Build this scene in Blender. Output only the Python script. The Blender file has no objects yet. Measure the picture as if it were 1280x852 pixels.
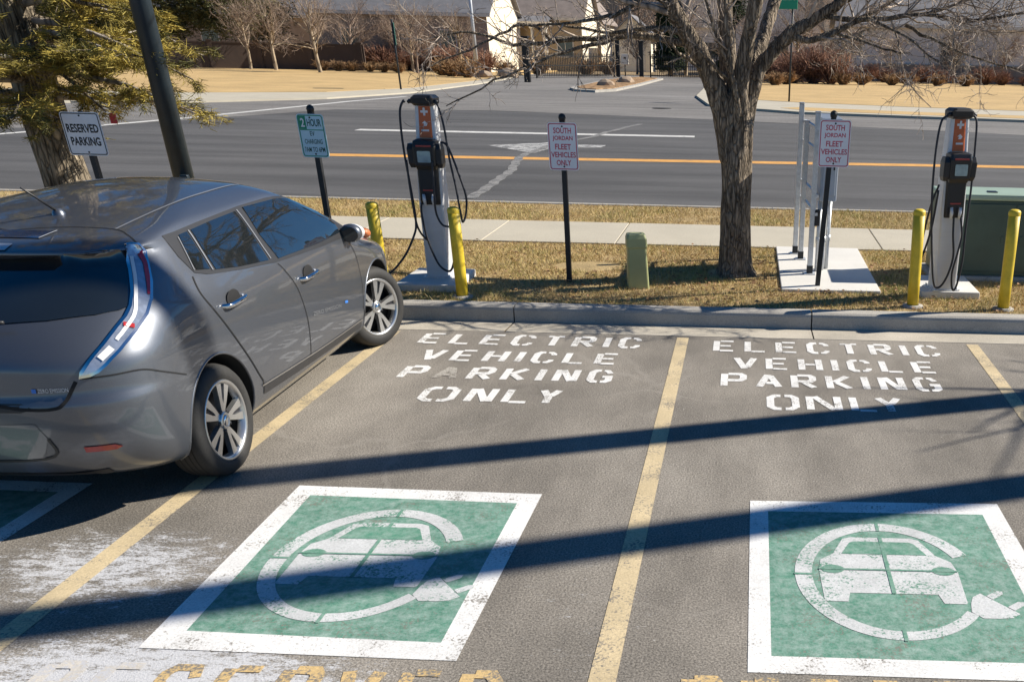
import bpy, bmesh, math, random
from math import sin, cos, pi, radians, sqrt, atan2
from mathutils import Vector, Matrix, Quaternion, geometry
from mathutils.bvhtree import BVHTree
import numpy as np

SC = bpy.context.scene
COL = SC.collection

# ------------------------------------------------------------------ camera
F, PX, PY, PITCH, ROLL, YAW, CAMH = 1150.53, 923.35, 687.17, 0.495645, -0.024022, 0.000288, 2.2481
cam = bpy.data.cameras.new('camera'); camo = bpy.data.objects.new('camera', cam); COL.objects.link(camo)
cam.sensor_width = 36.0; cam.sensor_fit = 'HORIZONTAL'
cam.lens = 36.0 * F / 1280
cam.shift_x = (640 - PX) / 1280; cam.shift_y = (PY - 426) / 1280
cam.clip_start = 0.1; cam.clip_end = 2000
_f = Vector((sin(YAW) * cos(PITCH), cos(YAW) * cos(PITCH), -sin(PITCH)))
_r = Vector((cos(YAW), -sin(YAW), 0)); _d = _f.cross(_r)
_rr = _r * cos(ROLL) + _d * sin(ROLL); _dd = -_r * sin(ROLL) + _d * cos(ROLL)
_M = Matrix((( _rr.x, -_dd.x, -_f.x, 0), (_rr.y, -_dd.y, -_f.y, 0), (_rr.z, -_dd.z, -_f.z, CAMH), (0, 0, 0, 1)))
camo.matrix_world = _M
SC.camera = camo

# ------------------------------------------------------------------ light
SUN_EL = radians(35); SUN_AZ = Vector((0.942, 0.336, 0))      # towards the sun
world = bpy.data.worlds.new('World'); SC.world = world; world.use_nodes = True
nt = world.node_tree; bg = nt.nodes['Background']
sky = nt.nodes.new('ShaderNodeTexSky'); sky.sky_type = 'NISHITA'; sky.sun_disc = False
sky.sun_elevation = SUN_EL; sky.sun_rotation = atan2(SUN_AZ.x, SUN_AZ.y)
sky.air_density = 1.0; sky.dust_density = 0.25; sky.ozone_density = 4.5; sky.altitude = 1400
hs = nt.nodes.new('ShaderNodeHueSaturation'); hs.inputs['Saturation'].default_value = 1.3; nt.links.new(sky.outputs[0], hs.inputs['Color']); nt.links.new(hs.outputs[0], bg.inputs[0]); bg.inputs[1].default_value = 0.058
sl = bpy.data.lights.new('sun', 'SUN'); so = bpy.data.objects.new('sun', sl); COL.objects.link(so)
sl.energy = 5.0; sl.angle = radians(0.35); sl.color = (1.0, 0.93, 0.81)
sd = Vector((SUN_AZ.x * cos(SUN_EL), SUN_AZ.y * cos(SUN_EL), sin(SUN_EL)))
so.rotation_euler = sd.to_track_quat('Z', 'Y').to_euler(); so.location = sd * 60
SC.view_settings.view_transform = 'Standard'; SC.view_settings.look = 'None'
SC.view_settings.exposure = 0.66; SC.view_settings.gamma = 1.0
SC.view_settings.use_curve_mapping = False
SC.render.engine = 'CYCLES'
SC.cycles.max_bounces = 6; SC.cycles.use_denoising = True

# ------------------------------------------------------------------ materials
def nodes(m):
    m.use_nodes = True
    return m.node_tree, m.node_tree.nodes['Principled BSDF']
class NB:
    """small node-building helper"""
    def __init__(s, t): s.t = t
    def n(s, typ, **kw):
        x = s.t.nodes.new(typ)
        for k, v in kw.items(): setattr(x, k, v)
        return x
    def coord(s):
        return s.n('ShaderNodeTexCoord').outputs['Object']
    def noise(s, vec, scale, detail=4, rough=0.55, sc3=None):
        if sc3:
            mp = s.n('ShaderNodeMapping'); mp.inputs['Scale'].default_value = sc3
            s.t.links.new(vec, mp.inputs[0]); vec = mp.outputs[0]
        x = s.n('ShaderNodeTexNoise'); x.inputs['Scale'].default_value = scale
        x.inputs['Detail'].default_value = detail; x.inputs['Roughness'].default_value = rough
        s.t.links.new(vec, x.inputs['Vector']); return x.outputs['Fac']
    def ramp(s, fac, stops, interp='LINEAR'):
        r = s.n('ShaderNodeValToRGB'); r.color_ramp.interpolation = interp
        e = r.color_ramp.elements
        while len(e) < len(stops): e.new(0.5)
        for i, (p, c) in enumerate(stops):
            e[i].position = p
            e[i].color = (c, c, c, 1) if isinstance(c, (int, float)) else (*c, 1)
        s.t.links.new(fac, r.inputs[0]); return r.outputs[0]
    def mix(s, fac, a, b, mode='MIX'):
        x = s.n('ShaderNodeMix', data_type='RGBA', blend_type=mode)
        for sock, v in ((x.inputs[0], fac), (x.inputs[6], a), (x.inputs[7], b)):
            if hasattr(v, 'is_linked') or hasattr(v, 'links'): s.t.links.new(v, sock)
            elif isinstance(v, (int, float)): sock.default_value = v
            else: sock.default_value = (*v, 1)
        return x.outputs[2]
    def math(s, op, a, b=0.0, clamp=False):
        x = s.n('ShaderNodeMath', operation=op, use_clamp=clamp)
        for sock, v in ((x.inputs[0], a), (x.inputs[1], b)):
            if isinstance(v, (int, float)): sock.default_value = v
            else: s.t.links.new(v, sock)
        return x.outputs[0]
    def bump(s, h, strength, dist, bsdf):
        b = s.n('ShaderNodeBump'); b.inputs['Strength'].default_value = strength
        b.inputs['Distance'].default_value = dist
        s.t.links.new(h, b.inputs['Height']); s.t.links.new(b.outputs[0], bsdf.inputs['Normal'])

def mat(name, col, rough=0.6, metal=0.0, var=0.18, scale=6.0, fine=0.0, bump=0.0, bscale=60.0, coat=0.0, spec=0.5, sc3=None):
    m = bpy.data.materials.new(name); t, b = nodes(m); k = NB(t); c = k.coord()
    n = k.noise(c, scale, 5, 0.6, sc3)
    v = k.ramp(n, [(0.25, 1 - var), (0.75, 1 + var * 0.6)])
    o = k.mix(1.0, tuple(col), v, 'MULTIPLY')
    if fine:
        f = k.ramp(k.noise(c, 120, 2), [(0.3, 1 - fine), (0.7, 1 + fine)])
        o = k.mix(1.0, o, f, 'MULTIPLY')
    t.links.new(o, b.inputs['Base Color'])
    b.inputs['Roughness'].default_value = rough; b.inputs['Metallic'].default_value = metal
    b.inputs['Coat Weight'].default_value = coat; b.inputs['Coat Roughness'].default_value = 0.03
    b.inputs['Specular IOR Level'].default_value = spec
    if bump: k.bump(k.noise(c, bscale, 4), bump, 0.01, b)
    return m

M = {}
def asphalt(name, base, dark, light, salt=None, big=0.35):
    m = bpy.data.materials.new(name); t, b = nodes(m); k = NB(t); c = k.coord()
    n1 = k.noise(c, big, 5, 0.62)
    col = k.ramp(n1, [(0.30, dark), (0.5, base), (0.72, light)])
    st = k.noise(c, 1.6, 6, 0.65, (1.0, 0.35, 1.0) if salt else (0.06, 0.6, 1.0))
    col = k.mix(0.75, col, k.mix(1.0, col, k.ramp(st, [(0.35, 0.70), (0.65, 1.28)]), 'MULTIPLY'))
    sp = k.noise(c, 95, 3, 0.7)
    col = k.mix(1.0, col, k.ramp(sp, [(0.32, 0.45), (0.5, 1.0), (0.68, 1.65)]), 'MULTIPLY')
    vo = k.n('ShaderNodeTexVoronoi'); vo.inputs['Scale'].default_value = 60
    t.links.new(c, vo.inputs['Vector'])
    col = k.mix(k.ramp(vo.outputs['Distance'], [(0.06, 0.5), (0.13, 0.0)]), col, (0.30, 0.28, 0.25))
    if salt:
        # hairline cracks, oil drips and paler scuffs of their own shape
        dn = k.n('ShaderNodeTexNoise'); dn.inputs['Scale'].default_value = 1.6; dn.inputs['Detail'].default_value = 5; t.links.new(c, dn.inputs['Vector'])
        vm = k.n('ShaderNodeVectorMath', operation='MULTIPLY_ADD'); t.links.new(dn.outputs['Color'], vm.inputs[0]); vm.inputs[1].default_value = (.9, .9, 0); t.links.new(c, vm.inputs[2])
        ve = k.n('ShaderNodeTexVoronoi', feature='DISTANCE_TO_EDGE'); ve.inputs['Scale'].default_value = 0.42; t.links.new(vm.outputs[0], ve.inputs['Vector'])
        gate = k.ramp(k.noise(c, 0.55, 3), [(0.46, 0.0), (0.6, 1.0)])
        col = k.mix(k.math('MULTIPLY', k.ramp(ve.outputs['Distance'], [(0.004, 0.55), (0.011, 0.0)]), gate), col, (0.30, 0.275, 0.24))
        vd = k.n('ShaderNodeTexVoronoi'); vd.inputs['Scale'].default_value = 1.3; t.links.new(vm.outputs[0], vd.inputs['Vector'])
        col = k.mix(k.math('MULTIPLY', k.ramp(vd.outputs['Distance'], [(0.05, 0.6), (0.17, 0.0)]), k.ramp(k.noise(c, 0.8, 3), [(0.5, 0.0), (0.62, 1.0)])), col, (0.07, 0.062, 0.055))
        col = k.mix(k.ramp(k.noise(c, 3.2, 8, 0.75, (0.5, 1.4, 1)), [(0.60, 0.0), (0.75, 0.35)]), col, (0.36, 0.33, 0.29))
        col = k.mix(k.ramp(k.noise(c, 30, 3, 0.6), [(0.70, 0.0), (0.76, 0.8)]), col, (0.46, 0.44, 0.40))
        sx = k.n('ShaderNodeSeparateXYZ'); t.links.new(c, sx.inputs[0])
        tot = None
        for (x, y, rx, ry, a) in salt:
            dx = k.math('MULTIPLY', k.math('SUBTRACT', sx.outputs[0], x), 1 / rx)
            dy = k.math('MULTIPLY', k.math('SUBTRACT', sx.outputs[1], y), 1 / ry)
            r2 = k.math('ADD', k.math('MULTIPLY', dx, dx), k.math('MULTIPLY', dy, dy))
            g = k.math('MULTIPLY', k.math('SUBTRACT', 1.0, r2, True), a)
            tot = g if tot is None else k.math('MAXIMUM', tot, g)
        s1 = k.noise(c, 9, 9, 0.78, (0.8, 2.0, 1.0)); s2 = k.noise(c, 75, 5, 0.75, (0.8, 1.6, 1.0))
        s = k.math('ADD', k.math('MULTIPLY', s1, 0.6), k.math('MULTIPLY', s2, 0.4))
        th = k.math('SUBTRACT', k.math('ADD', s, k.math('MULTIPLY', tot, 0.155)), 0.60)
        mask = k.math('MULTIPLY', th, 13.0, True)
        col = k.mix(k.math("MULTIPLY", mask, 0.74), col, (0.66, 0.67, 0.70))
    t.links.new(col, b.inputs['Base Color'])
    b.inputs['Roughness'].default_value = 0.88; b.inputs['Specular IOR Level'].default_value = 0.3
    k.bump(sp, 0.55, 0.006, b)
    return m
M['lot'] = asphalt('lot_asphalt', (0.222, 0.200, 0.172), (0.150, 0.136, 0.118), (0.30, 0.274, 0.238),
                   [(-3.05, 3.85, 0.80, 0.5, 1.05), (-2.4, 2.98, 1.15, 0.40, 1.32), (-2.2, 4.3, 0.5, 0.5, 0.35), (-0.7, 3.5, 0.5, 0.8, 0.22), (-2.0, 6.3, 0.7, 0.6, 0.2)])
M['road'] = asphalt('road_asphalt', (0.092, 0.090, 0.090), (0.078, 0.077, 0.077), (0.108, 0.105, 0.103), None, 0.12)
M['side'] = asphalt('side_road_asphalt', (0.185, 0.175, 0.165), (0.15, 0.143, 0.136), (0.21, 0.2, 0.19), None, 0.12)

def paint(name, col, wear=0.5, under=(0.21, 0.19, 0.165), salt=0.0, stain=(0.5, 0.45, 0.38)):
    m = bpy.data.materials.new(name); t, b = nodes(m); k = NB(t); c = k.coord()
    v = k.ramp(k.noise(c, 3.0, 5, 0.65), [(0.3, 0.82), (0.7, 1.1)])
    o = k.mix(1.0, tuple(col), v, 'MULTIPLY')
    fine = k.noise(c, 85, 4, 0.75)
    o = k.mix(1.0, o, k.ramp(fine, [(0.3, 0.78), (0.7, 1.12)]), 'MULTIPLY')
    if salt:
        s1 = k.noise(c, 16, 9, 0.82)
        o = k.mix(k.math('MULTIPLY', k.ramp(s1, [(0.40, 0.0), (0.78, 1.0)]), salt), o, (0.62, 0.66, 0.64))
    w = k.math('ADD', k.math('MULTIPLY', k.noise(c, 4, 6, 0.7), 0.5), k.math('MULTIPLY', k.noise(c, 70, 3, 0.7), 0.5))
    o = k.mix(k.ramp(w, [(0.36 + 0.2 * wear, 0.0), (0.44 + 0.2 * wear, 1.0)]), tuple(under), o) if wear > 0 else o
    t.links.new(o, b.inputs['Base Color'])
    b.inputs['Roughness'].default_value = 0.75; b.inputs['Specular IOR Level'].default_value = 0.3
    k.bump(fine, 0.35, 0.004, b)
    return m
M['p_white'] = paint('white_road_paint', (0.78, 0.77, 0.75), 0.16)
M['p_white_box'] = paint('white_box_paint', (0.80, 0.79, 0.77), 0.10)
M['p_white_thin'] = paint('worn_symbol_paint', (0.60, 0.61, 0.61), 0.20, under=(0.10, 0.24, 0.17))
M['p_green'] = paint('green_box_paint', (0.085, 0.245, 0.172), 0.06, salt=0.62)
M['p_worn'] = paint('nearly_worn_off_paint', (0.46, 0.43, 0.38), 0.38)
M['p_green_gap'] = paint('green_stencil_gap', (0.085, 0.25, 0.17), 0.0, salt=0.5)
M['p_yellow'] = paint('yellow_stall_paint', (0.62, 0.50, 0.31), 0.2)
M['p_tan'] = paint('faded_letter_paint', (0.66, 0.47, 0.22), 0.42)
M['p_orange'] = paint('orange_centre_paint', (0.72, 0.37, 0.10), 0.05, under=(0.09, 0.09, 0.09))
M['p_arrow'] = paint('worn_arrow_paint', (0.60, 0.59, 0.57), 0.5, under=(0.1, 0.1, 0.1))
M['p_salted'] = paint('salted_letter_paint', (0.60, 0.56, 0.50), 0.5, under=(0.50, 0.50, 0.52))
M['p_road_white'] = paint('road_white_paint', (0.66, 0.65, 0.62), 0.1, under=(0.09, 0.09, 0.09))
M['p_seal'] = paint('crack_seal', (0.30, 0.29, 0.275), 0.45, under=(0.1, 0.1, 0.1))
M['concrete'] = mat('kerb_concrete', (0.40, 0.375, 0.335), 0.85, var=0.22, scale=2.2, fine=0.22, bump=0.3, bscale=90)
M['gutter'] = mat('gutter_concrete', (0.47, 0.425, 0.35), 0.85, var=0.3, scale=1.7, fine=0.25, bump=0.3, bscale=90)
M['walk'] = mat('walk_concrete', (0.48, 0.435, 0.345), 0.85, var=0.12, scale=0.9, fine=0.15, bump=0.2, bscale=90)
M['newcrete'] = mat('new_concrete', (0.66, 0.64, 0.60), 0.8, var=0.10, scale=2.0, fine=0.12, bump=0.2, bscale=70)
M['soil'] = mat('turf_soil', (0.40, 0.29, 0.135), 0.95, var=0.35, scale=3.0, fine=0.35, bump=0.6, bscale=50)
M['lawn'] = mat('dormant_lawn', (0.52, 0.355, 0.155), 0.95, var=0.24, scale=0.35, fine=0.30, bump=0.5, bscale=30)
M['earth'] = mat('far_ground', (0.24, 0.17, 0.09), 0.95, var=0.3, scale=0.1)

def blade_mat():
    m = bpy.data.materials.new('dry_grass'); t, b = nodes(m); k = NB(t)
    a = k.n('ShaderNodeAttribute'); a.attribute_name = 'tint'
    t.links.new(a.outputs['Color'], b.inputs['Base Color'])
    b.inputs['Roughness'].default_value = 0.8; b.inputs['Specular IOR Level'].default_value = 0.2
    return m
M['blade'] = blade_mat()

M['car'] = None
def carpaint():
    m = bpy.data.materials.new('gunmetal_paint'); t, b = nodes(m); k = NB(t); c = k.coord()
    fl = k.noise(c, 900, 1)
    o = k.mix(1.0, (0.130, 0.141, 0.164), k.ramp(fl, [(0.35, 0.85), (0.65, 1.18)]), 'MULTIPLY')
    dirt = k.ramp(k.noise(c, 2.2, 6, 0.7), [(0.48, 0.0), (0.8, 0.35)])
    sx = k.n('ShaderNodeSeparateXYZ'); t.links.new(c, sx.inputs[0])
    low = k.ramp(k.math('MULTIPLY', sx.outputs[2], 1.0), [(0.2, 0.55), (0.75, 0.12)])
    df = k.math('MULTIPLY', dirt, low)
    o = k.mix(df, o, (0.20, 0.195, 0.185))
    t.links.new(o, b.inputs['Base Color'])
    b.inputs['Metallic'].default_value = 0.7
    t.links.new(k.math('ADD', 0.40, k.math('MULTIPLY', df, 0.5)), b.inputs['Roughness'])
    b.inputs['Coat Weight'].default_value = 0.9; b.inputs['Coat Roughness'].default_value = 0.04
    return m
M['car'] = carpaint()
M['glass'] = mat('dark_window_glass', (0.012, 0.015, 0.017), 0.03, 0, 0.1, spec=0.9, coat=1.0)
M['trim'] = mat('black_trim', (0.028, 0.028, 0.03), 0.42, 0, 0.1)
M['seam'] = mat('panel_gap_black', (0.008, 0.008, 0.009), 0.8, 0, 0.1)
M['rubber'] = mat('tyre_rubber', (0.030, 0.029, 0.028), 0.75, 0, 0.25, scale=9, fine=0.2)
M['well'] = mat('wheel_well_black', (0.012, 0.012, 0.012), 0.9, 0, 0.1)
M['alloy'] = mat('machined_alloy', (0.62, 0.62, 0.61), 0.28, 0.85, 0.08)
M['alloydark'] = mat('dark_alloy', (0.045, 0.045, 0.05), 0.45, 0.5, 0.1)
M['chrome'] = mat('chrome', (0.75, 0.76, 0.78), 0.10, 1.0, 0.05)
M['lampclear'] = mat('clear_lamp_lens', (0.42, 0.47, 0.56), 0.10, 0.55, 0.35, scale=26, coat=1.0)
M['lampred'] = mat('red_lamp_lens', (0.38, 0.018, 0.035), 0.15, 0.0, 0.25, scale=25, coat=1.0)
M['redref'] = mat('red_reflector', (0.40, 0.015, 0.015), 0.25, 0, 0.15, coat=0.6)
M['solar'] = mat('solar_panel_blue', (0.02, 0.035, 0.09), 0.12, 0.2, 0.3, scale=30, coat=1.0)
M['platewhite'] = mat('licence_plate_face', (0.45, 0.46, 0.52), 0.5, 0, 0.2)
M['lightgrey'] = mat('pale_grey_badge', (0.62, 0.64, 0.68), 0.35, 0.5, 0.05)
M['bluemark'] = mat('blue_badge_mark', (0.05, 0.20, 0.62), 0.4, 0, 0.05)
M['lidblue'] = mat('lid_label_blue', (0.16, 0.22, 0.60), 0.5, 0, 0.1)
M['lidwhite'] = mat('lid_label_white', (0.72, 0.72, 0.74), 0.5, 0, 0.1)
M['lidorange'] = mat('lid_label_orange', (0.55, 0.17, 0.06), 0.5, 0, 0.1)

M['black'] = mat('black_plastic', (0.018, 0.018, 0.020), 0.42, 0, 0.2)
M['cable'] = mat('black_cable', (0.020, 0.021, 0.028), 0.5, 0, 0.15)
M['alu'] = mat('brushed_aluminium_panel', (0.66, 0.665, 0.68), 0.45, 0.15, 0.08, scale=3, sc3=(1, 1, 6))
M['screen'] = mat('lcd_screen', (0.30, 0.36, 0.36), 0.15, 0, 0.25, scale=18, coat=1.0)
M['orangelabel'] = mat('orange_label', (0.56, 0.13, 0.035), 0.4, 0, 0.08)
M['labelwhite'] = mat('label_white', (0.72, 0.72, 0.72), 0.5, 0, 0.05)
M['redtext'] = mat('dark_red_print', (0.35, 0.05, 0.04), 0.5, 0, 0.05)
M['yellow'] = mat('yellow_bollard_paint', (0.72, 0.52, 0.035), 0.5, 0, 0.22, scale=9, fine=0.08, bump=0.08, bscale=30)
M['galv'] = mat('galvanised_steel', (0.66, 0.68, 0.70), 0.42, 0.4, 0.22, scale=22, fine=0.1)
M['cabinet'] = mat('cabinet_grey', (0.42, 0.47, 0.54), 0.45, 0.1, 0.08)
M['post'] = mat('black_sign_post', (0.017, 0.020, 0.024), 0.5, 0.1, 0.3, scale=14)
M['lampgreen'] = mat('dark_green_lamp_paint', (0.020, 0.034, 0.046), 0.42, 0.1, 0.35, scale=5, fine=0.1)
M['signwhite'] = mat('white_sign_sheet', (0.84, 0.84, 0.86), 0.4, 0.0, 0.06)
M['signgreen'] = mat('green_sign_print', (0.01, 0.27, 0.14), 0.4, 0, 0.05)
M['signgreendark'] = mat('green_black_print', (0.015, 0.10, 0.08), 0.4, 0, 0.05)
M['signred'] = mat('red_sign_print', (0.58, 0.07, 0.12), 0.4, 0, 0.1)
M['signblack'] = mat('black_sign_print', (0.015, 0.015, 0.018), 0.4, 0, 0.05)
M['signcyan'] = mat('pale_cyan_sign_sheet', (0.56, 0.76, 0.82), 0.4, 0.0, 0.06)
M['alusheet'] = mat('sign_back_aluminium', (0.45, 0.46, 0.47), 0.4, 0.7, 0.1)
M['pedgreen'] = mat('pale_green_pedestal', (0.40, 0.42, 0.20), 0.5, 0, 0.14, scale=5)
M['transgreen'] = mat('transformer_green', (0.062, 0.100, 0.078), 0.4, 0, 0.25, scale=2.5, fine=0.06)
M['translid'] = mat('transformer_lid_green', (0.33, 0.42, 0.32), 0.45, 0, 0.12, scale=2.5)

def bark(name, a, b_, sc=9.0, strength=0.9):
    m = bpy.data.materials.new(name); t, b = nodes(m); k = NB(t); c = k.coord()
    n = k.noise(c, sc, 6, 0.7, (1.0, 1.0, 0.22)); n2 = k.noise(c, 2.0, 4)
    o = k.ramp(n, [(0.32, a), (0.62, b_)])
    o = k.mix(1.0, o, k.ramp(n2, [(0.3, 0.75), (0.7, 1.25)]), 'MULTIPLY')
    t.links.new(o, b.inputs['Base Color']); b.inputs['Roughness'].default_value = 0.9
    b.inputs['Specular IOR Level'].default_value = 0.15
    ve = k.n('ShaderNodeTexVoronoi', feature='DISTANCE_TO_EDGE'); ve.inputs['Scale'].default_value = sc * 1.3
    mp = k.n('ShaderNodeMapping'); mp.inputs['Scale'].default_value = (1, 1, .2); t.links.new(c, mp.inputs[0])
    vv = k.n('ShaderNodeVectorMath', operation='MULTIPLY_ADD'); nz = k.n('ShaderNodeTexNoise'); nz.inputs['Scale'].default_value = sc * .7; t.links.new(mp.outputs[0], nz.inputs['Vector'])
    t.links.new(nz.outputs['Color'], vv.inputs[0]); vv.inputs[1].default_value = (.08, .08, .08); t.links.new(mp.outputs[0], vv.inputs[2]); t.links.new(vv.outputs[0], ve.inputs['Vector'])
    cr = k.ramp(ve.outputs['Distance'], [(0.0, 0.0), (0.22, 1.0)])
    h = k.math('ADD', k.math('MULTIPLY', cr, .6), k.math('MULTIPLY', n, .7))
    o2 = k.mix(1.0, o, k.ramp(cr, [(0.0, 0.45), (0.6, 1.1)]), 'MULTIPLY'); t.links.new(o2, b.inputs['Base Color'])
    k.bump(h, strength, 0.03, b)
    return m
M['bark'] = bark('grey_bark', (0.060, 0.046, 0.035), (0.38, 0.31, 0.235), 24, 1.0)
M['twig'] = bark('twig_bark', (0.20, 0.15, 0.115), (0.56, 0.47, 0.39), 6, 0.3)
M['fartwig'] = bark('far_twig', (0.24, 0.175, 0.135), (0.42, 0.32, 0.25), 1.5, 0.1)
M['farbark'] = bark('far_pale_bark', (0.26, 0.20, 0.14), (0.48, 0.39, 0.28), 3, 0.2)
M['pinebark'] = bark('conifer_bark', (0.045, 0.036, 0.028), (0.36, 0.30, 0.22), 16, 1.0)
M['paledead'] = bark('bare_pale_branch', (0.22, 0.19, 0.17), (0.46, 0.42, 0.38), 7, 0.3)
M['redshrub'] = bark('red_brown_shrub', (0.20, 0.10, 0.075), (0.36, 0.21, 0.145), 1.2, 0.1)
M['tanshrub'] = bark('tan_shrub', (0.26, 0.15, 0.08), (0.40, 0.26, 0.14), 1.2, 0.1)
M['stone'] = mat('landscape_rock', (0.36, 0.27, 0.19), 0.9, 0, 0.35, scale=1.5)
M['brownfence'] = mat('brown_masonry_fence', (0.085, 0.060, 0.048), 0.9, 0, 0.2, scale=0.8, fine=0.1)
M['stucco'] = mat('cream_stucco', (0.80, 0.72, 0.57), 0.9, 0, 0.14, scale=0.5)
M['brick'] = mat('brown_brick', (0.36, 0.28, 0.22), 0.9, 0, 0.2, scale=1.2, fine=0.12)
M['tanwall'] = mat('tan_wall', (0.45, 0.35, 0.23), 0.9, 0, 0.15, scale=0.8)
M['beige'] = mat('beige_stucco', (0.78, 0.71, 0.65), 0.9, 0, 0.08, scale=0.4)
M['shingle'] = mat('grey_shingles', (0.20, 0.195, 0.205), 0.85, 0, 0.25, scale=1.5, fine=0.15)
M['shinglebrown'] = mat('brown_shingles', (0.25, 0.205, 0.18), 0.85, 0, 0.25, scale=1.5, fine=0.15)
M['winframe'] = mat('house_trim_white', (0.66, 0.62, 0.55), 0.6, 0, 0.05)
M['winglass'] = mat('house_window_glass', (0.05, 0.07, 0.085), 0.06, 0, 0.2, spec=0.8)
M['iron'] = mat('black_iron', (0.012, 0.012, 0.013), 0.5, 0.2, 0.1)
M['palepole'] = mat('pale_metal_pole', (0.55, 0.56, 0.58), 0.4, 0.4, 0.1)
M['darkbrick'] = mat('dark_office_facade', (0.055, 0.058, 0.068), 0.6, var=0.2, scale=1.0)
M['hill'] = mat('wooded_hillside', (0.115, 0.090, 0.070), 0.95, var=0.5, scale=0.06, fine=0.2)
M['trimgrey'] = mat('satin_grey_trim', (0.30, 0.31, 0.33), 0.4, 0.5, 0.1)
M['litter'] = mat('dry_leaf', (0.27, 0.15, 0.07), 0.85, 0, 0.3, scale=5)

def needle_mat(name, a, b_):
    m = bpy.data.materials.new(name); t, b = nodes(m); k = NB(t)
    at = k.n('ShaderNodeAttribute'); at.attribute_name = 'tint'
    o = k.mix(at.outputs['Fac'], tuple(a), tuple(b_))
    t.links.new(o, b.inputs['Base Color']); b.inputs['Roughness'].default_value = 0.7
    b.inputs['Specular IOR Level'].default_value = 0.25
    return m
M['needle'] = needle_mat('olive_gold_needles', (0.060, 0.066, 0.022), (0.47, 0.36, 0.075))
M['farneedle'] = needle_mat('dark_olive_needles', (0.040, 0.055, 0.022), (0.19, 0.17, 0.06))
M['darkneedle'] = needle_mat('dark_green_needles', (0.018, 0.034, 0.016), (0.055, 0.075, 0.03))

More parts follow.
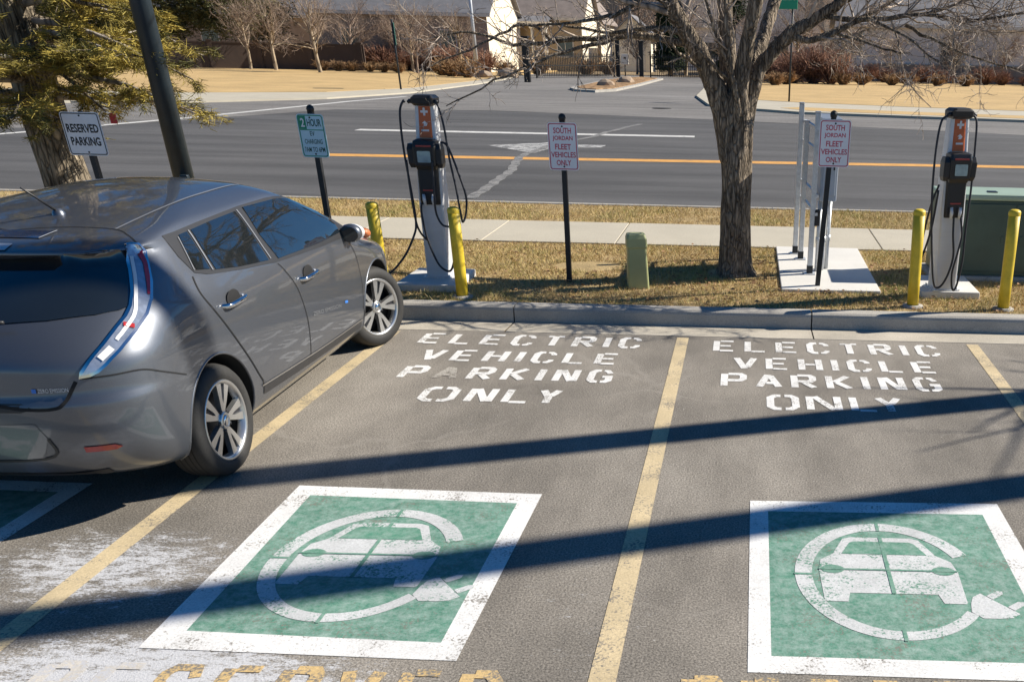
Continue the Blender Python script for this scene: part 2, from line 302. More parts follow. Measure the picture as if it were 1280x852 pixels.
# ------------------------------------------------------------------ mesh building
class MB:
    def __init__(s): s.v = []; s.f = []; s.m = []; s.sm = []; s.mats = []
    def mi(s, m):
        if m not in s.mats: s.mats.append(m)
        return s.mats.index(m)
    def add(s, v, f, m, smooth=False):
        o = len(s.v); s.v += [tuple(p) for p in v]; i = s.mi(m)
        for q in f: s.f.append(tuple(o + a for a in q)); s.m.append(i); s.sm.append(smooth)
    def box(s, x0, x1, y0, y1, z0, z1, m, b=0.0, mx=None):
        if b <= 0:
            v = [(x0, y0, z0), (x1, y0, z0), (x1, y1, z0), (x0, y1, z0), (x0, y0, z1), (x1, y0, z1), (x1, y1, z1), (x0, y1, z1)]
            f = [(3, 2, 1, 0), (4, 5, 6, 7), (0, 1, 5, 4), (1, 2, 6, 5), (2, 3, 7, 6), (3, 0, 4, 7)]
            if mx: v = [mx @ Vector(p) for p in v]
            s.add(v, f, m); return
        bm = bmesh.new(); bmesh.ops.create_cube(bm, size=1)
        for p in bm.verts:
            p.co = Vector(((x0 + x1) / 2 + p.co.x * (x1 - x0), (y0 + y1) / 2 + p.co.y * (y1 - y0), (z0 + z1) / 2 + p.co.z * (z1 - z0)))
        bmesh.ops.bevel(bm, geom=bm.edges[:], offset=b, segments=2, affect='EDGES', profile=0.5)
        bm.verts.ensure_lookup_table(); bm.verts.index_update()
        v = [mx @ p.co if mx else p.co.copy() for p in bm.verts]; f = [[q.index for q in fc.verts] for fc in bm.faces]
        bm.free(); s.add(v, f, m)
    def tube(s, path, radii, m, n=8, caps=True, smooth=True, jit=0.0, rng=None):
        path = [Vector(p) for p in path]
        if isinstance(radii, (int, float)): radii = [radii] * len(path)
        v = []; f = []; prev = None
        for i, p in enumerate(path):
            d = (path[min(i + 1, len(path) - 1)] - path[max(i - 1, 0)])
            d = d.normalized() if d.length > 1e-9 else Vector((0, 0, 1))
            if prev is None:
                a = d.orthogonal().normalized()
            else:
                a = prev - d * prev.dot(d)
                a = a.normalized() if a.length > 1e-6 else d.orthogonal().normalized()
            prev = a; c = d.cross(a)
            for j in range(n):
                t = 2 * pi * j / n; r = radii[i] * (1 + (rng.uniform(-jit, jit) if jit else 0))
                v.append(p + (a * cos(t) + c * sin(t)) * r)
        for i in range(len(path) - 1):
            for j in range(n):
                k = (j + 1) % n
                f.append((i * n + j, i * n + k, (i + 1) * n + k, (i + 1) * n + j))
        if caps:
            f.append(tuple(range(n - 1, -1, -1))); b = (len(path) - 1) * n; f.append(tuple(b + j for j in range(n)))
        s.add(v, f, m, smooth)
    def lathe(s, prof, m, n=24, mx=None, smooth=True):
        """prof: (r, z) list, round the z axis"""
        v = []; f = []
        for r, z in prof:
            for j in range(n):
                t = 2 * pi * j / n; v.append(Vector((r * cos(t), r * sin(t), z)))
        if mx: v = [mx @ p for p in v]
        for i in range(len(prof) - 1):
            for j in range(n):
                k = (j + 1) % n; f.append((i * n + j, i * n + k, (i + 1) * n + k, (i + 1) * n + j))
        s.add(v, f, m, smooth)
    def prism(s, poly, z0, z1, m, mx=None, smooth=False):
        """poly of (x,y); may be concave"""
        n = len(poly)
        area = sum(poly[i][0] * poly[(i + 1) % n][1] - poly[(i + 1) % n][0] * poly[i][1] for i in range(n))
        if area < 0: poly = poly[::-1]
        tri = geometry.tessellate_polygon([[Vector((p[0], p[1], 0)) for p in poly]])
        v = [Vector((p[0], p[1], z1)) for p in poly]; f = []
        def up(t):
            a, b, c = (poly[i] for i in t)
            return (b[0] - a[0]) * (c[1] - a[1]) - (b[1] - a[1]) * (c[0] - a[0]) > 0
        for t in tri: f.append(tuple(t) if up(t) else tuple(t[::-1]))
        if z0 is not None:
            v += [Vector((p[0], p[1], z0)) for p in poly]
            f += [tuple(n + i for i in q[::-1]) for q in f[:]]
            for i in range(n): j = (i + 1) % n; f.append((n + i, n + j, j, i))
        if mx: v = [mx @ p for p in v]
        s.add(v, f, m, smooth)
    def sheet(s, poly, z, m): s.prism(poly, None, z, m)
    def build(s, name, parent=None, loc=None, auto=None):
        me = bpy.data.meshes.new(name); me.from_pydata(s.v, [], s.f); me.validate(clean_customdata=False)
        for m in s.mats: me.materials.append(m)
        if len(me.polygons) == len(s.f):
            me.polygons.foreach_set('material_index', s.m); me.polygons.foreach_set('use_smooth', s.sm)
        me.update()
        o = bpy.data.objects.new(name, me); COL.objects.link(o)
        if parent: o.parent = parent
        if loc is not None: o.location = loc
        return o

def tag(o, label=None, cat=None, group=None, kind=None):
    if label: o['label'] = label
    if cat: o['category'] = cat
    if group: o['group'] = group
    if kind: o['kind'] = kind
    return o
def thing(name, label, cat, loc=(0, 0, 0), rz=0.0, group=None):
    o = bpy.data.objects.new(name, None); COL.objects.link(o); o.location = loc; o.rotation_euler = (0, 0, rz)
    o.empty_display_size = 0.2
    return tag(o, label, cat, group)
def struct(mb, name): return tag(mb.build(name), kind='structure')
def copy_tree(o, parent=None):
    c = o.copy(); COL.objects.link(c)
    if parent: c.parent = parent
    for ch in list(o.children): copy_tree(ch, c)
    return c
def rrect(x0, x1, y0, y1, r, n=5):
    P = []
    for cx, cy, a in ((x1 - r, y1 - r, 0), (x0 + r, y1 - r, 90), (x0 + r, y0 + r, 180), (x1 - r, y0 + r, 270)):
        for i in range(n + 1):
            t = radians(a + 90 * i / n); P.append((cx + r * cos(t), cy + r * sin(t)))
    return P
_fontcache = {}
def text_mesh(txt, bold=0.0):
    key = (txt, bold)
    if key not in _fontcache:
        cu = bpy.data.curves.new('lettering', 'FONT'); cu.body = txt; cu.offset = bold; cu.resolution_u = 3
        ob = bpy.data.objects.new('lettering', cu); COL.objects.link(ob)
        dg = bpy.context.evaluated_depsgraph_get(); dg.update()
        me = ob.evaluated_get(dg).to_mesh()
        v = [p.co.copy() for p in me.vertices]; f = [tuple(q.vertices) for q in me.polygons]
        bpy.data.objects.remove(ob); bpy.data.curves.remove(cu)
        _fontcache[key] = (v, f)
    return _fontcache[key]
def put_text(mb, txt, m, mx, width, height, bold=0.012, align='C'):
    """fit txt into width x height centred at the origin of mx (x right, y up)"""
    v, f = text_mesh(txt, bold)
    x0 = min(p.x for p in v); x1 = max(p.x for p in v); y0 = min(p.y for p in v); y1 = max(p.y for p in v)
    s = [mx @ Vector((((p.x - x0) / (x1 - x0) - 0.5) * width, ((p.y - y0) / (y1 - y0) - 0.5) * height, 0)) for p in v]
    mb.add(s, f, m)
def smooth_path(P, n=8):
    P = [Vector(p) for p in P]; o = []
    for i in range(len(P) - 1):
        a = P[max(i - 1, 0)]; b = P[i]; c = P[i + 1]; d = P[min(i + 2, len(P) - 1)]
        for k in range(n):
            t = k / n; o.append(0.5 * ((2 * b) + (c - a) * t + (2 * a - 5 * b + 4 * c - d) * t * t + (3 * b - a - 3 * c + d) * t ** 3))
    o.append(P[-1]); return o

# ================================================================== SETTING
Z_I = 0.13                      # top of the planted strip between lot and road
g = MB(); g.sheet([(-700, -300), (700, -300), (700, 900), (-700, 900)], -0.03, M['earth']); struct(g, 'ground')
g = MB(); g.sheet([(-45, -30), (45, -30), (45, 8.16), (-45, 8.16)], 0.0, M['lot']); struct(g, 'parking_lot')

JX = [0.63 + 2.77 * i for i in range(-12, 12)]
def segs(x0, x1, gap, xs):
    e = [x0] + [x for x in xs if x0 < x < x1] + [x1]
    for a, b in zip(e[:-1], e[1:]): yield a + gap / 2, b - gap / 2
g = MB()
for a, b in segs(-45, 45, 0.012, JX):
    v = [(a, 8.155, -0.05), (b, 8.155, -0.05), (b, 8.155, 0.003), (a, 8.155, 0.003), (b, 8.54, -0.012), (a, 8.54, -0.012)]
    g.add(v, [(0, 1, 2, 3), (3, 2, 4, 5)], M['gutter'])
struct(g, 'gutter')
def kerb(name, y0, y1, top, flip=False, x0=-45, x1=45, xs=JX):
    g = MB()
    prof = [(y0, -0.05), (y0 + 0.012, top - 0.035), (y0 + 0.022, top - 0.014), (y0 + 0.045, top), (y1 - 0.01, top), (y1, top - 0.012), (y1, -0.05)]
    if flip: prof = [(y0 + y1 - p[0], p[1]) for p in prof][::-1]
    n = len(prof)
    for a, b in segs(x0, x1, 0.012, xs):
        v = [(a, *p) for p in prof] + [(b, *p) for p in prof]
        f = [(i, i + n, i + 1 + n, i + 1) for i in range(n - 1)]
        f += [tuple(range(n)), tuple(range(2 * n - 1, n - 1, -1))]
        g.add(v, f, M['concrete'])
    return struct(g, name)
kerb('kerb', 8.54, 8.735, Z_I)
g = MB(); g.box(-45, 45, 8.73, 11.835, -0.02, Z_I - 0.018, M['soil']); g.box(-45, 45, 13.375, 15.06, -0.02, Z_I - 0.018, M['soil']); struct(g, 'verge')
g = MB()
WX = [-1.62 + 1.66 * i for i in range(-26, 27)]
for a, b in segs(-45, 45, 0.014, WX):
    g.box(a, b, 11.83, 13.38, 0.0, Z_I, M['walk'], 0.006)
struct(g, 'sidewalk')
kerb('road_kerb', 15.05, 15.2, Z_I, True, xs=[3 * i + .4 for i in range(-15, 15)])
g = MB()
for a, b in segs(-45, 45, 0.012, [3 * i + .4 for i in range(-15, 15)]):
    v = [(a, 15.2, -0.012), (b, 15.2, -0.012), (b, 15.75, 0.003), (a, 15.75, 0.003)]
    g.add(v, [(0, 1, 2, 3)], M['gutter'])
struct(g, 'road_gutter')
g = MB(); g.sheet([(-70, 15.74), (70, 15.74), (70, 60), (5, 100), (-40, 100), (-70, 60)], 0.0, M['road']); struct(g, 'road')
g = MB(); g.sheet([(-70, 22), (-19.5, 27.5), (-18.1, 29.9), (-15.7, 38.5), (-10.2, 40.2), (-1.1, 37.8), (9.1, 33.8), (40, 30), (40, 60), (-1, 100), (-25, 100), (-40, 60), (-70, 50)], 0.004, M['side']); struct(g, 'side_road')

g = MB(); hv = []; NX = 60
for i in range(NX + 1):
    x = -900 + 1800 * i / NX; hh = 52 + 16 * sin(i * .7) + 9 * sin(i * 1.9 + 1)
    hv += [(x, 420, -2), (x, 470, hh * .8), (x, 560, hh * 1.15), (x, 800, -2)]
g.add(hv, [(4 * i + j, 4 * i + 4 + j, 4 * i + 5 + j, 4 * i + 1 + j) for i in range(NX) for j in range(3)], M['hill']); struct(g, 'hills')
# far kerbs, walks and lawns
g = MB(); g.prism([(-70, 14), (-27.4, 36.3), (-25.8, 38.6), (-22.5, 39.8), (-18.8, 45.4), (-17.4, 52.5), (-17.7, 67), (-18.6, 79), (-19.5, 86), (-90, 86), (-90, 24)], -0.02, 0.07, M['walk']); struct(g, 'far_sidewalk')
g = MB(); g.prism([(-90, 26), (-34.6, 46.6), (-26.3, 46.6), (-20.9, 50.6), (-19.1, 57.7), (-19.3, 71.7), (-20.2, 84.8), (-21, 130), (-120, 130), (-120, 40)], -0.02, 0.085, M['lawn']); struct(g, 'far_lawn')
g = MB(); g.prism([(-2.3, 130), (-2.4, 83.4), (-3.0, 68.3), (-2.9, 56.1), (-1.9, 47.3), (-0.6, 45.1), (0.5, 44.1), (2.1, 42.6), (6.7, 41.5), (11.1, 40.6), (60, 34), (60, 130)], -0.02, 0.10, M['walk']); struct(g, 'corner_sidewalk')
g = MB(); g.prism([(1.4, 45.2), (2.6, 43.4), (6.9, 42.3), (11.3, 41.4), (60, 34.8), (60, 39.2), (11.8, 43.5), (7.2, 44.5), (2.3, 46.2)], 0.0, 0.108, M['lawn'])
g.prism([(-1.6, 130), (-1.6, 83), (-2.2, 68), (-1.8, 57), (0.4, 52.4), (2.5, 50.8), (7.8, 48.8), (12.8, 47.6), (60, 41.5), (60, 130)], 0.0, 0.112, M['lawn']); struct(g, 'corner_lawn')
g = MB(); isl = [(-11.0, 62.9), (-10.2, 60.2), (-8.9, 59.2), (-8.0, 61.5), (-7.6, 71.4), (-7.4, 88.4), (-9.4, 91.0), (-10.6, 88), (-11.3, 79.7)]
g.prism(isl, -0.02, 0.12, M['concrete'])
cx = sum(p[0] for p in isl) / 9; cy = sum(p[1] for p in isl) / 9
g.prism([(cx + (x - cx) * .8, cy + (y - cy) * .93) for x, y in isl], 0.05, 0.16, M['tanshrub']); struct(g, 'traffic_island')

# ------------------------------------------------------------------ painted markings
Z1, Z2, Z3 = 0.0025, 0.0042, 0.0056
XA, XB, XC = -3.103, -0.539, 2.035
for x, lab in ((XA, 'faded yellow stall line beside the grey car and under its front wheel'), (XB, 'long yellow stall line between the two EV stalls in the middle of the lot'),
               (XC, 'yellow stall line at the right edge of the lot'), (XA - 2.57, 'yellow stall line hidden on the far side of the grey car')):
    g = MB(); g.sheet([(x - .058, 1.2), (x + .058, 1.2), (x + .052, 8.10), (x - .052, 8.10)], Z1, M['p_yellow'])
    tag(g.build('stall_line'), lab, 'painted line', 'yellow parking stall lines')

def stroke(mb, pts, t, z, m):
    P = [Vector((p[0], p[1])) for p in pts]; n = len(P); L = []; R = []
    for i in range(n):
        a = (P[i] - P[i - 1]).normalized() if i else None
        b = (P[i + 1] - P[i]).normalized() if i < n - 1 else None
        if a is None: a = b
        if b is None: b = a
        na = Vector((-a.y, a.x)); nb = Vector((-b.y, b.x)); mm = na + nb
        mm = mm / max(mm.dot(na), 0.3) if mm.length > 1e-6 else na
        L.append(P[i] + mm * t / 2); R.append(P[i] - mm * t / 2)
    v = [(p.x, p.y, z) for p in L] + [(p.x, p.y, z) for p in R]
    f = [(n + i, n + i + 1, i + 1, i) for i in range(n - 1)]
    mb.add(v, f, m)
# stencil alphabet: strokes in a unit cell, broken where the stencil has its bridges
AL = {
 'E': [[(0, 0), (0, 1)], [(.22, 1), (1, 1)], [(.22, .5), (.85, .5)], [(.22, 0), (1, 0)]],
 'L': [[(0, 0), (0, 1)], [(.22, 0), (1, 0)]],
 'C': [[(1, .74), (.98, .86), (.8, 1), (.6, 1)], [(.44, 1), (.2, 1), (0, .84), (0, .16), (.2, 0), (.44, 0)], [(.6, 0), (.8, 0), (.98, .14), (1, .26)]],
 'T': [[(0, 1), (.36, 1)], [(.64, 1), (1, 1)], [(.5, 0), (.5, 1)]],
 'R': [[(0, 0), (0, 1)], [(.2, 1), (.82, 1), (.98, .88), (.98, .64), (.82, .5), (.2, .5)], [(.52, .40), (1, 0)]],
 'I': [[(.5, 0), (.5, 1)]],
 'V': [[(0, 1), (.46, 0)], [(.60, .12), (1, 1)]],
 'H': [[(0, 0), (0, 1)], [(1, 0), (1, 1)], [(.22, .5), (.78, .5)]],
 'P': [[(0, 0), (0, 1)], [(.2, 1), (.82, 1), (1, .88), (1, .6), (.82, .46), (.2, .46)]],
 'A': [[(0, 0), (.46, 1)], [(.58, .92), (1, 0)], [(.36, .3), (.70, .3)]],
 'K': [[(0, 0), (0, 1)], [(.26, .5), (1, 1)], [(.40, .46), (1, 0)]],
 'N': [[(0, 0), (0, 1)], [(.18, 1), (.84, 0)], [(1, 0), (1, 1)]],
 'G': [[(1, .76), (.8, 1), (.6, 1)], [(.44, 1), (.2, 1), (0, .84), (0, .16), (.2, 0), (.44, 0)], [(.6, 0), (.82, 0), (1, .12), (1, .44), (.62, .44)]],
 'O': [[(.42, 1), (.2, 1), (0, .84), (0, .16), (.2, 0), (.42, 0)], [(.58, 1), (.8, 1), (1, .84), (1, .16), (.8, 0), (.58, 0)]],
 'Y': [[(0, 1), (.5, .46), (.5, 0)], [(.60, .54), (1, 1)]],
 'S': [[(1, .76), (.84, 1), (.2, 1), (0, .86), (0, .64), (.2, .52), (.46, .51)], [(.56, .49), (.8, .48), (1, .36), (1, .14), (.8, 0), (.16, 0), (0, .24)]],
 'D': [[(0, 0), (0, 1)], [(.2, 1), (.74, 1), (1, .8), (1, .2), (.74, 0), (.2, 0)]],
}
def stencil(mb, word, x0, x1, y0, y1, m, t=0.056, skew=0.0, worn=(), m2=None, pos=None):
    wts = [0.35 if c == 'I' else 1.0 for c in word]
    gap = 0.34; tot = sum(wts) + gap * (len(word) - 1)
    if pos is None:
        u = (x1 - x0) / tot; x = x0; pos = []
        for w in wts: pos.append((x, x + u * w)); x += u * (w + gap)
    for i, c in enumerate(word):
        a, b = pos[i]; a += t / 2; b -= t / 2
        for si, st in enumerate(AL[c]):
            pts = [((a + b) / 2 if c == 'I' else a + (b - a) * p[0], (y0 + t * .42) + (y1 - y0 - t * .84) * p[1]) for p in st]
            pts = [(px + skew * (py - y0), py) for px, py in pts]
            stroke(mb, pts, t if abs(pts[0][0] - pts[-1][0]) < .35 * abs(pts[0][1] - pts[-1][1]) or c in 'VAKNRY' else t * .82, Z1 + .0006 * si, m2 if i in worn else m)
W_ = M['p_white']
def lettering(rows, lab):
    r = thing('stencil_lettering', lab, 'painted lettering', (0, 0, 0), 0, 'white stencilled stall lettering')
    for a, k in rows:
        g = MB(); stencil(g, *a, W_, **k); g.build('word', r)
lettering([(('ELECTRIC', -2.80, -0.885, 7.73, 8.06), {}), (('VEHICLE', -2.65, -1.02, 7.25, 7.57), {}), (('PARKING', -2.66, -1.01, 6.79, 7.11), dict(worn=(1,), m2=M['p_worn'])),
    (('ONLY', 0, 0, 6.285, 6.605), dict(pos=[(-2.35, -2.08), (-2.01, -1.80), (-1.74, -1.53), (-1.50, -1.33)]))], 'white stencilled lettering on the asphalt right beside the grey car front wheel')
lettering([(('ELECTRIC', -0.26, 1.70, 7.70, 8.04), {}), (('VEHICLE', -0.08, 1.59, 7.22, 7.55), {}), (('PARKING', -0.17, 1.54, 6.77, 7.11), {}),
    (('ONLY', 0, 0, 6.28, 6.61), dict(pos=[(0.18, 0.42), (0.47, 0.73), (0.79, 1.0), (0.98, 1.18)]))], 'white stencilled lettering in the right stall, its last line crossed by a shadow')
for x0, x1, lab in ((-2.80, -0.93, 'faded orange stencil word below the left green box at the bottom edge'), (-0.22, 1.66, 'faded orange stencil word below the right green box at the bottom edge')):
    g = MB(); stencil(g, 'RESERVED', x0, x1, 2.74, 3.065, M['p_tan'], worn=(0, 1) if x0 < -1 else (), m2=M['p_salted'])
    tag(g.build('stencil_word'), lab, 'painted lettering', 'faded orange stencil words')

def ellring(cx, cy, rx, ry, w0, w1, a0, a1, n):
    o = []; i = []
    for k in range(n + 1):
        t = a0 + (a1 - a0) * k / n; w = w0 + (w1 - w0) * k / n
        o.append((cx + rx * cos(t), cy + ry * sin(t))); i.append((cx + (rx - w) * cos(t), cy + (ry - w) * sin(t)))
    return o, i
def ev_box(corners, inner, cx, cy, lab, right=True):
    root = thing('charging_symbol', lab, 'painted symbol', (0, 0, 0), 0, 'green charging symbols painted on the stalls')
    g = MB(); n = 4
    v = [(x, y, Z1) for x, y in corners] + [(x, y, Z1) for x, y in inner]
    g.add(v, [(i, (i + 1) % 4, 4 + (i + 1) % 4, 4 + i) for i in range(4)], M['p_white_box']); g.build('border', root)
    g = MB(); g.sheet(inner, Z1, M['p_green']); g.build('green_field', root)
    g = MB(); T = M['p_white_thin']
    o, i = ellring(cx, cy, 0.465, 0.565, 0.085, 0.085, radians(24), radians(180), 40)
    g.add([(x, y, Z2) for x, y in o + i], [(k, k + 1, 42 + k - 0, 41 + k) for k in range(40)], T)
    o, i = ellring(cx, cy, 0.465, 0.565, 0.085, 0.062, radians(180), radians(322), 40)
    g.add([(x, y, Z2) for x, y in o + i], [(k, k + 1, 42 + k, 41 + k) for k in range(40)], T)
    for vx, vy, ang, ln in ((0, 0.523, 0, .12), (-0.423, 0, 90, .12), (0, -0.528, 0, .12)):
        w, h = (.009, .046) if ang == 0 else (.046, .009)
        g.sheet([(cx + vx - w, cy + vy - h), (cx + vx + w, cy + vy - h), (cx + vx + w, cy + vy + h), (cx + vx - w, cy + vy + h)], Z3, M['p_green_gap'])
    g.build('ring', root)
    g = MB()
    half = [(0, .40), (.155, .40), (.20, .38), (.262, .215), (.33, .15), (.345, .05), (.335, -.24), (.325, -.25), (.225, -.25), (.21, -.17), (0, -.17)]
    full = half + [(-x, y) for x, y in half[::-1] if x > 0]
    g.sheet([(cx + x, cy + y) for x, y in full], Z2, T)
    win = [(0, .352), (.145, .352), (.168, .335), (.218, .215), (0, .215)]
    g.sheet([(cx + x, cy + y) for x, y in win + [(-x, y) for x, y in win[::-1] if x > 0]], Z3, M['p_green_gap'])
    for sx in (-1, 1):
        g.sheet([(cx + sx * .275 + .058 * cos(t * pi / 8), cy + .055 + .042 * sin(t * pi / 8)) for t in range(16)], Z3, M['p_green_gap'])
    g.sheet([(cx - .010, cy - .172), (cx + .010, cy - .172), (cx + .010, cy + .40), (cx - .010, cy + .40)], Z3 + .0008, M['p_green_gap'])
    g.sheet([(cx - .345, cy + .046), (cx + .345, cy + .046), (cx + .345, cy + .060), (cx - .345, cy + .060)], Z3 + .0016, M['p_green_gap'])
    g.build('car_pictogram', root)
    g = MB(); a = radians(40)
    def pl(u, w): return (cx + .405 + u * cos(a) - w * sin(a), cy - .305 + u * sin(a) + w * cos(a))
    body = [(-.06, -.035), (0, -.085), (.05, -.115), (.105, -.115), (.105, .115), (.05, .115), (0, .085), (-.06, .035)]
    g.sheet([pl(*p) for p in body], Z2, T)
    for w in (-.062, .062): g.sheet([pl(.11, w - .02), pl(.185, w - .02), pl(.205, w), pl(.185, w + .02), pl(.11, w + .02)], Z2, T)
    g.build('plug_pictogram', root)
ev_box([(-2.505, 3.17), (-1.16, 3.13), (-1.13, 4.77), (-2.535, 4.81)], [(-2.375, 3.305), (-1.262, 3.26), (-1.245, 4.645), (-2.42, 4.685)], -1.845, 3.96, 'green and white charging symbol box nearest the grey car, crossed by a tree shadow')
ev_box([(0.05, 3.10), (1.50, 3.08), (1.475, 4.785), (0.06, 4.75)], [(0.15, 3.22), (1.37, 3.21), (1.36, 4.64), (0.16, 4.62)], 0.745, 3.925, 'green and white charging symbol box at the bottom right of the lot')
ev_box([(-5.08, 3.17), (-3.73, 3.13), (-3.70, 4.77), (-5.105, 4.81)], [(-4.945, 3.305), (-3.832, 3.26), (-3.815, 4.645), (-4.99, 4.685)], -4.415, 3.96, 'green and white charging symbol box half hidden in the shade behind the grey car')

g = MB(); yl = [(-9.9, 22.5), (-5.04, 22.77), (6.52, 23.46), (45, 25.8)]
g.add([(x, y - .27, Z1) for x, y in yl] + [(x, y + .27, Z1) for x, y in yl], [(i, i + 1, 5 + i, 4 + i) for i in range(3)], M['p_orange'])
tag(g.build('centre_line'), 'orange yellow line painted along the middle of the road', 'painted line')
g = MB(); stroke(g, [(-11.5, 29.55), (-1.6, 29.95)], 0.55, Z1, M['p_road_white'])
tag(g.build('lane_line'), 'long white lane line on the road beyond the orange line', 'painted line')
g = MB(); g.sheet([(-6.7, 25.7), (-5.15, 23.95), (-4.95, 25.6), (-3.8, 25.75), (-3.75, 26.5), (-4.9, 26.4), (-5.0, 27.2)], Z1, M['p_arrow'])
tag(g.build('turn_arrow'), 'white left turn arrow painted on the road', 'painted arrow')
g = MB(); stroke(g, [(-30, 17.3), (-24, 20.3), (-19.5, 23.5), (-18.9, 26.5), (-18.0, 33), (-17.3, 44.2), (-16.6, 49.4)], 0.3, 0.009, M['p_road_white'])
tag(g.build('edge_line'), 'white edge line curving along the far left side of the road', 'painted line')
random.seed(3)
g = MB(); cr = [(-4.62, 16.2), (-4.68, 17.6), (-4.78, 19.0), (-4.85, 20.2), (-5.1, 21.8), (-5.28, 23.3), (-5.2, 24.8), (-5.1, 26.5), (-4.5, 29.0), (-4.3, 31), (-3.7, 34.7)]
crs = [(p.x + .02 * sin(i * 1.3), p.y) for i, p in enumerate(smooth_path([(x, y, 0) for x, y in cr], 8))]
stroke(g, crs, 0.19, 0.007, M['p_seal'])
tag(g.build('crack_seal'), 'pale wandering crack seal band running across the road', 'crack seal')
g = MB(); g.lathe([(0.42, 0), (0.42, 0.012), (0.0, 0.014)], M['seam'], 20)
tag(g.build('manhole_cover', loc=(-3.8, 44.4, 0.006)), 'dark round manhole cover in the side street', 'manhole cover')

# ------------------------------------------------------------------ grass (uncountable)
from mathutils import noise as mnoise
def grass(name, regions, seed, skip, lab=None):
    rng = np.random.default_rng(seed); V = []; C = []
    for (x0, x1, y0, y1, n, h, z) in regions:
        x = rng.uniform(x0, x1, n); y = rng.uniform(y0, y1, n)
        keep = np.ones(n, bool); gp = np.zeros(n)
        for i in range(n):
            if skip(x[i], y[i]): keep[i] = False; continue
            a = mnoise.noise(Vector((x[i] * .9, y[i] * .9, seed))); b = mnoise.noise(Vector((x[i] * 3.5, y[i] * 3.5, seed + 5)))
            gp[i] = a * .6 + b * .5
            if gp[i] < -.32 and rng.random() < .6: keep[i] = False
        x = x[keep]; y = y[keep]; gp = gp[keep]; n = len(x)
        ang = rng.uniform(0, 2 * pi, n); ln = h * rng.uniform(.5, 1.3, n) * (1 + .5 * gp); w = rng.uniform(.0025, .005, n)
        lean = rng.uniform(.5, 1.5, n); la = rng.uniform(0, 2 * pi, n)
        dx = np.cos(ang) * w; dy = np.sin(ang) * w
        tx = x + np.cos(la) * ln * np.sin(lean); ty = y + np.sin(la) * ln * np.sin(lean); tz = z + ln * np.cos(lean)
        zz = np.full(n, z - .01)
        v = np.stack([np.stack([x - dx, y - dy, zz], 1), np.stack([x + dx, y + dy, zz], 1), np.stack([tx, ty, tz], 1)], 1)
        u = rng.random(n) + gp * .8
        pal = np.array([[.36, .23, .10], [.49, .345, .145], [.57, .43, .20], [.64, .51, .26], [.42, .37, .125], [.25, .26, .075]])
        idx = np.where(u < .10, 0, np.where(u < .32, 1, np.where(u < .58, 2, np.where(u < .80, 3, np.where(u < 1.02, 4, 5)))))
        col = pal[idx] * rng.uniform(.75, 1.2, (n, 1))
        V.append(v.reshape(-1, 3)); C.append(np.repeat(col, 3, 0))
    V = np.concatenate(V); C = np.concatenate(C); n = len(V) // 3
    me = bpy.data.meshes.new(name); me.vertices.add(len(V)); me.vertices.foreach_set('co', V.astype(np.float32).ravel())
    me.loops.add(n * 3); me.loops.foreach_set('vertex_index', np.arange(n * 3, dtype=np.int32))
    me.polygons.add(n); me.polygons.foreach_set('loop_start', np.arange(0, n * 3, 3, dtype=np.int32)); me.polygons.foreach_set('loop_total', np.full(n, 3, np.int32))
    at = me.color_attributes.new('tint', 'FLOAT_COLOR', 'POINT'); at.data.foreach_set('color', np.concatenate([C, np.ones((len(C), 1))], 1).astype(np.float32).ravel())
    me.update(); me.validate(); me.materials.append(M['blade'])
    o = bpy.data.objects.new(name, me); COL.objects.link(o); o['kind'] = 'stuff'
    if lab: o['label'] = lab; o['category'] = 'grass'
    return o
def skip1(x, y):
    if 0.36 < x < 1.42 and 9.48 < y < 12: return True
    if -3.45 < x < -2.82 and 9.12 < y < 9.92: return True
    if 1.78 < x < 2.38 and 9.34 < y < 10.2: return True
    if 2.05 < x < 3.65 and 10.25 < y < 10.9: return True
    if (x + 1.75) ** 2 / .14 + (y - 10.5) ** 2 / .07 < 1: return True
    if (x + .12) ** 2 + (y - 10.3) ** 2 < .09: return True
    return False
grass('grass', [(-6, 3.6, 8.745, 11.82, 170000, .048, .112), (-14, -6, 8.745, 11.82, 16000, .06, .112), (3.6, 12, 8.745, 11.82, 20000, .06, .112),
                (-7.5, 4.2, 13.39, 15.04, 65000, .058, .112), (-16, -7.5, 13.39, 15.04, 10000, .065, .112), (4.2, 13, 13.39, 15.04, 10000, .065, .112)], 4, skip1,
      'patchy straw coloured and green winter grass on the strips beside the sidewalk')
# fallen leaves, one object
rng = random.Random(8); g = MB()
for i in range(1500):
    if i < 900: x = rng.gauss(.3, 1.3); y = rng.uniform(8.9, 10.9)
    else: x = rng.uniform(-6, 4); y = rng.uniform(8.8, 11.8)
    if y < 8.78 or y > 11.8 or skip1(x, y): continue
    s = rng.uniform(.012, .03); q = Matrix.Translation((x, y, .125 + rng.uniform(0, .035))) @ Matrix.Rotation(rng.uniform(0, 6.3), 4, 'Z') @ Matrix.Rotation(rng.uniform(-.7, .7), 4, 'X')
    g.add([q @ Vector(p) for p in ((-s, 0, 0), (0, -s * .6, s * .2), (s, 0, 0), (0, s * .6, s * .2))], [(0, 1, 2, 3)], M['litter'])
o = g.build('leaf_litter'); o['kind'] = 'stuff'; o['label'] = 'scattered dry brown leaves on the winter grass around the bare tree'; o['category'] = 'leaves'

